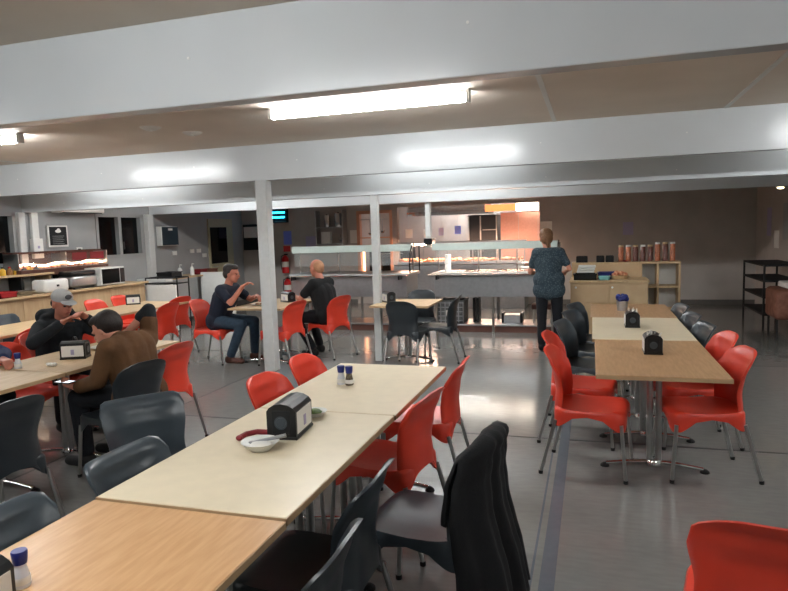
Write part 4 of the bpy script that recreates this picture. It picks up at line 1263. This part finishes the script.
# man in the navy shirt, facing right (+X)
J = seated(lean=.17, sh_z=.95, foot_y=.34, foot_dy=-.10)
J.update(elL=(-.24, .36, .80), wrL=(-.08, .55, .86), handL=((.5, .6, -.1), (.2, 0, -1), -1, .9),
         elR=(.22, .34, .80), wrR=(.12, .46, 1.00), handR=((-.3, .5, .35), (-.4, .6, -.6), 1, 1.0), look=(.08, -.12, 0))
person('man in a navy shirt and jeans sitting at the pale table, leaning on his elbows', (-4.71, 7.28, 0), EE * PI / 180, J, M['skintan'], 'polo_shirt', M['navy'], 'jeans', M['jeans'], SHORT_HAIR, M['hairdark'], M['boot'], group=None)
# man in the black shirt, facing left (-X)
J = seated(lean=.10, sh_z=.97, foot_y=.22, foot_dy=.06)
J.update(elL=(-.25, .26, .78), wrL=(-.14, .44, .80), handL=((.15, .8, .2), (0, .1, -1), -1, .8),
         elR=(.25, .24, .78), wrR=(.16, .46, .80), handR=((-.1, .8, .3), (0, .2, -1), 1, .8), look=(-.05, -.05, 0))
person('balding man in a black shirt sitting with his back to the servery', (-3.38, 7.84, 0), 74 * PI / 180, J, M['skintan'], 'polo_shirt', M['blackcloth'], 'trousers', M['trousers'], CROP_HAIR, M['hairfair'], M['rubber'])
# man in the grey cap, facing the camera side (+X)
J = seated(lean=.14, sh_z=.89, foot_y=.36)
J.update(elL=(-.30, .36, .79), wrL=(-.08, .44, .99), handL=((.6, .35, .35), (.1, .3, -.9), -1, 1.0),
         elR=(.30, .30, .80), wrR=(.10, .42, .96), handR=((-.6, .35, .35), (-.1, .3, -.9), 1, 1.0), look=(.10, -.22, 0))
t, H, hm = person('man in a light grey cap and dark hooded jacket eating at the wooden table', (-4.62, 4.52, 0), (EE - 22) * PI / 180, J, M['skintan'], 'hooded_jacket', M['hoodie'], 'trousers', M['trousers'],
                  [('e', (0, -.055, .0), (.074, .05, .06))], M['hairdark'], M['rubber'], short=False,
                  extra=[('c', (-.10, .05, .985), (.10, .05, .985), .070, .070), ('c', (-.11, .12, .97), (0, .04, 1.0), .05, .06), ('c', (.11, .12, .97), (0, .04, 1.0), .05, .06)])
cp = blob([('e', H(0, -.010, .062), (.086, .102, .066), tuple(hm.to_euler())), ('e', H(0, -.012, .085), (.074, .086, .048), tuple(hm.to_euler()))], .008)
part(cp, 'cap', M['capgrey'], t)
cb = MB().ell((0, 0, 0), (.066, .058, .009), 18, 8)
cb.bm.transform(Matrix.Translation(H(0, .098, .040)) @ (hm @ Euler((-.22, 0, 0)).to_matrix()).to_4x4())
bo = cb.build('cap_brim', M['capgrey'], cp, smooth=True)
ce = MB().ell(H(0, .088, .085), (.030, .016, .022), 10, 8, hm).build('cap_emblem', mat('cap_emblem_grey', (70, 74, 78), .7, noise=.05), cp, smooth=True)
# person in the brown jacket, turned away, arm over the head
J = seated(lean=.10, sh_z=.88, foot_y=.40, dx=.14)
J.update(head=(.0, .27, .995), neck=(.0, .17, .93), look=(.25, -.50, 0),
         elR=(.22, .07, 1.11), wrR=(.115, .20, .945), handR=((-.35, .45, -.55), (-.7, -.1, .1), -1, .5), shR=(.19, .06, .90),
         elL=(-.25, .12, .66), wrL=(-.24, .34, .62), handL=((.1, .85, .1), (.2, 0, 1), 1, .6))
t, H, hm = person('person in a brown jacket seated with one arm crooked over the dark-haired head', (-3.09, 3.73, 0), 86 * PI / 180, J, M['skin'], 'brown_jacket', M['brown'], 'trousers', M['trousers'],
                  SHORT_HAIR + [('e', (0, -.05, .03), (.096, .085, .10))], M['hairdark'], M['rubber'], short=True,
                  extra=[('c', (-.09, -.0, .53), (.10, -.0, .53), .13, .13), ('c', (-.18, .10, .88), (-.25, .12, .68), .066, .06), ('c', (-.25, .12, .68), (-.245, .29, .63), .056, .05)])
part(blob([('c', (.22, .07, 1.11), (.185, .115, 1.06), .050, .046), ('c', (.22, .07, 1.11), (.208, .066, 1.01), .052, .060)], .009), 'dark_sleeve', M['hoodie'], t)
wx = Matrix.Translation((-3.09, 3.73, 0)) @ Matrix.Rotation(86 * PI / 180, 4, 'Z')
ph = wx @ Vector((-.225, .455, .648))
t = empty('mobile_phone', ph, 86 * PI / 180, 'mobile phone with a lit screen held low by the person in the brown jacket', 'phone')
MB().rbox(-.036, .036, -.07, .07, -.004, .004, .003, 2).build('phone_body', M['black'], t)
MB().box(-.032, .032, -.062, .062, .0042, .0048).build('screen', mat('lit_screen', (230, 235, 245), .3, emit=(230, 235, 245), estr=.9), t)
# person at the left edge in a blue sleeve
J = seated(lean=.14, sh_z=.90, foot_y=.36)
J.update(elR=(.28, .30, .80), wrR=(.22, .50, .80), handR=((-.2, .8, -.05), (0, .1, -1), 1, .7),
         elL=(-.28, .30, .80), wrL=(-.12, .50, .80), handL=((.3, .8, -.05), (0, .1, -1), -1, .7))
person('person at the left edge of whom only a blue sleeve and a hand show', (-4.58, 3.42, 0), (EE - 4) * PI / 180, J, M['skintan'], 'blue_sweater', mat('blue_knit', (28, 42, 78), .9, noise=.1, bump=.2), 'trousers', M['trousers'], SHORT_HAIR, M['hairdark'], M['rubber'], short=False)
# woman standing at the counter, back to the camera
J = dict(pelvis=(0, 0, .93), chest=(-.01, .02, 1.22), neck=(-.02, .03, 1.40), head=(-.035, .06, 1.535), shL=(-.17, .01, 1.335), shR=(.16, .01, 1.335),
         hipL=(-.09, 0, .90), hipR=(.09, 0, .90), knL=(-.10, .03, .50), knR=(.11, .02, .50), anL=(-.10, -.02, .095), anR=(.12, .02, .095), foot=(0.05, 1, 0),
         elL=(-.25, .06, 1.08), wrL=(-.20, .28, 1.05), handL=((.2, .9, 0), (0, 0, -1), -1, .5),
         elR=(.27, .0, 1.12), wrR=(.20, .22, 1.06), handR=((0, .9, -.1), (0, 0, -1), 1, .6), look=(.15, -.2, 0))
wt, _, _ = person('woman in a dark flecked blouse and dark trousers standing with her back to the camera', (-.54, 8.58, 0), .05, J, M['skin'], 'blouse', M['blouse'], 'trousers', M['trousers'],
       [('e', (0, -.030, .048), (.092, .104, .092)), ('e', (0, -.074, -.012), (.084, .062, .088)), ('c', (0, -.10, -.02), (.01, -.11, -.13), .040, .022), ('e', (-.065, .0, .0), (.02, .05, .05)), ('e', (.065, .0, .0), (.02, .05, .05))],
       M['hairbrown'], M['trousers'], fem=True, extra=[('c', (-.08, -.0, .98), (.08, 0, .98), .135, .135), ('c', (-.09, 0, .84), (.09, 0, .84), .130, .130), ('c', (0, 0, .84), (0, 0, 1.2), .145, .135)])
wt.scale = (.97, .97, .965)
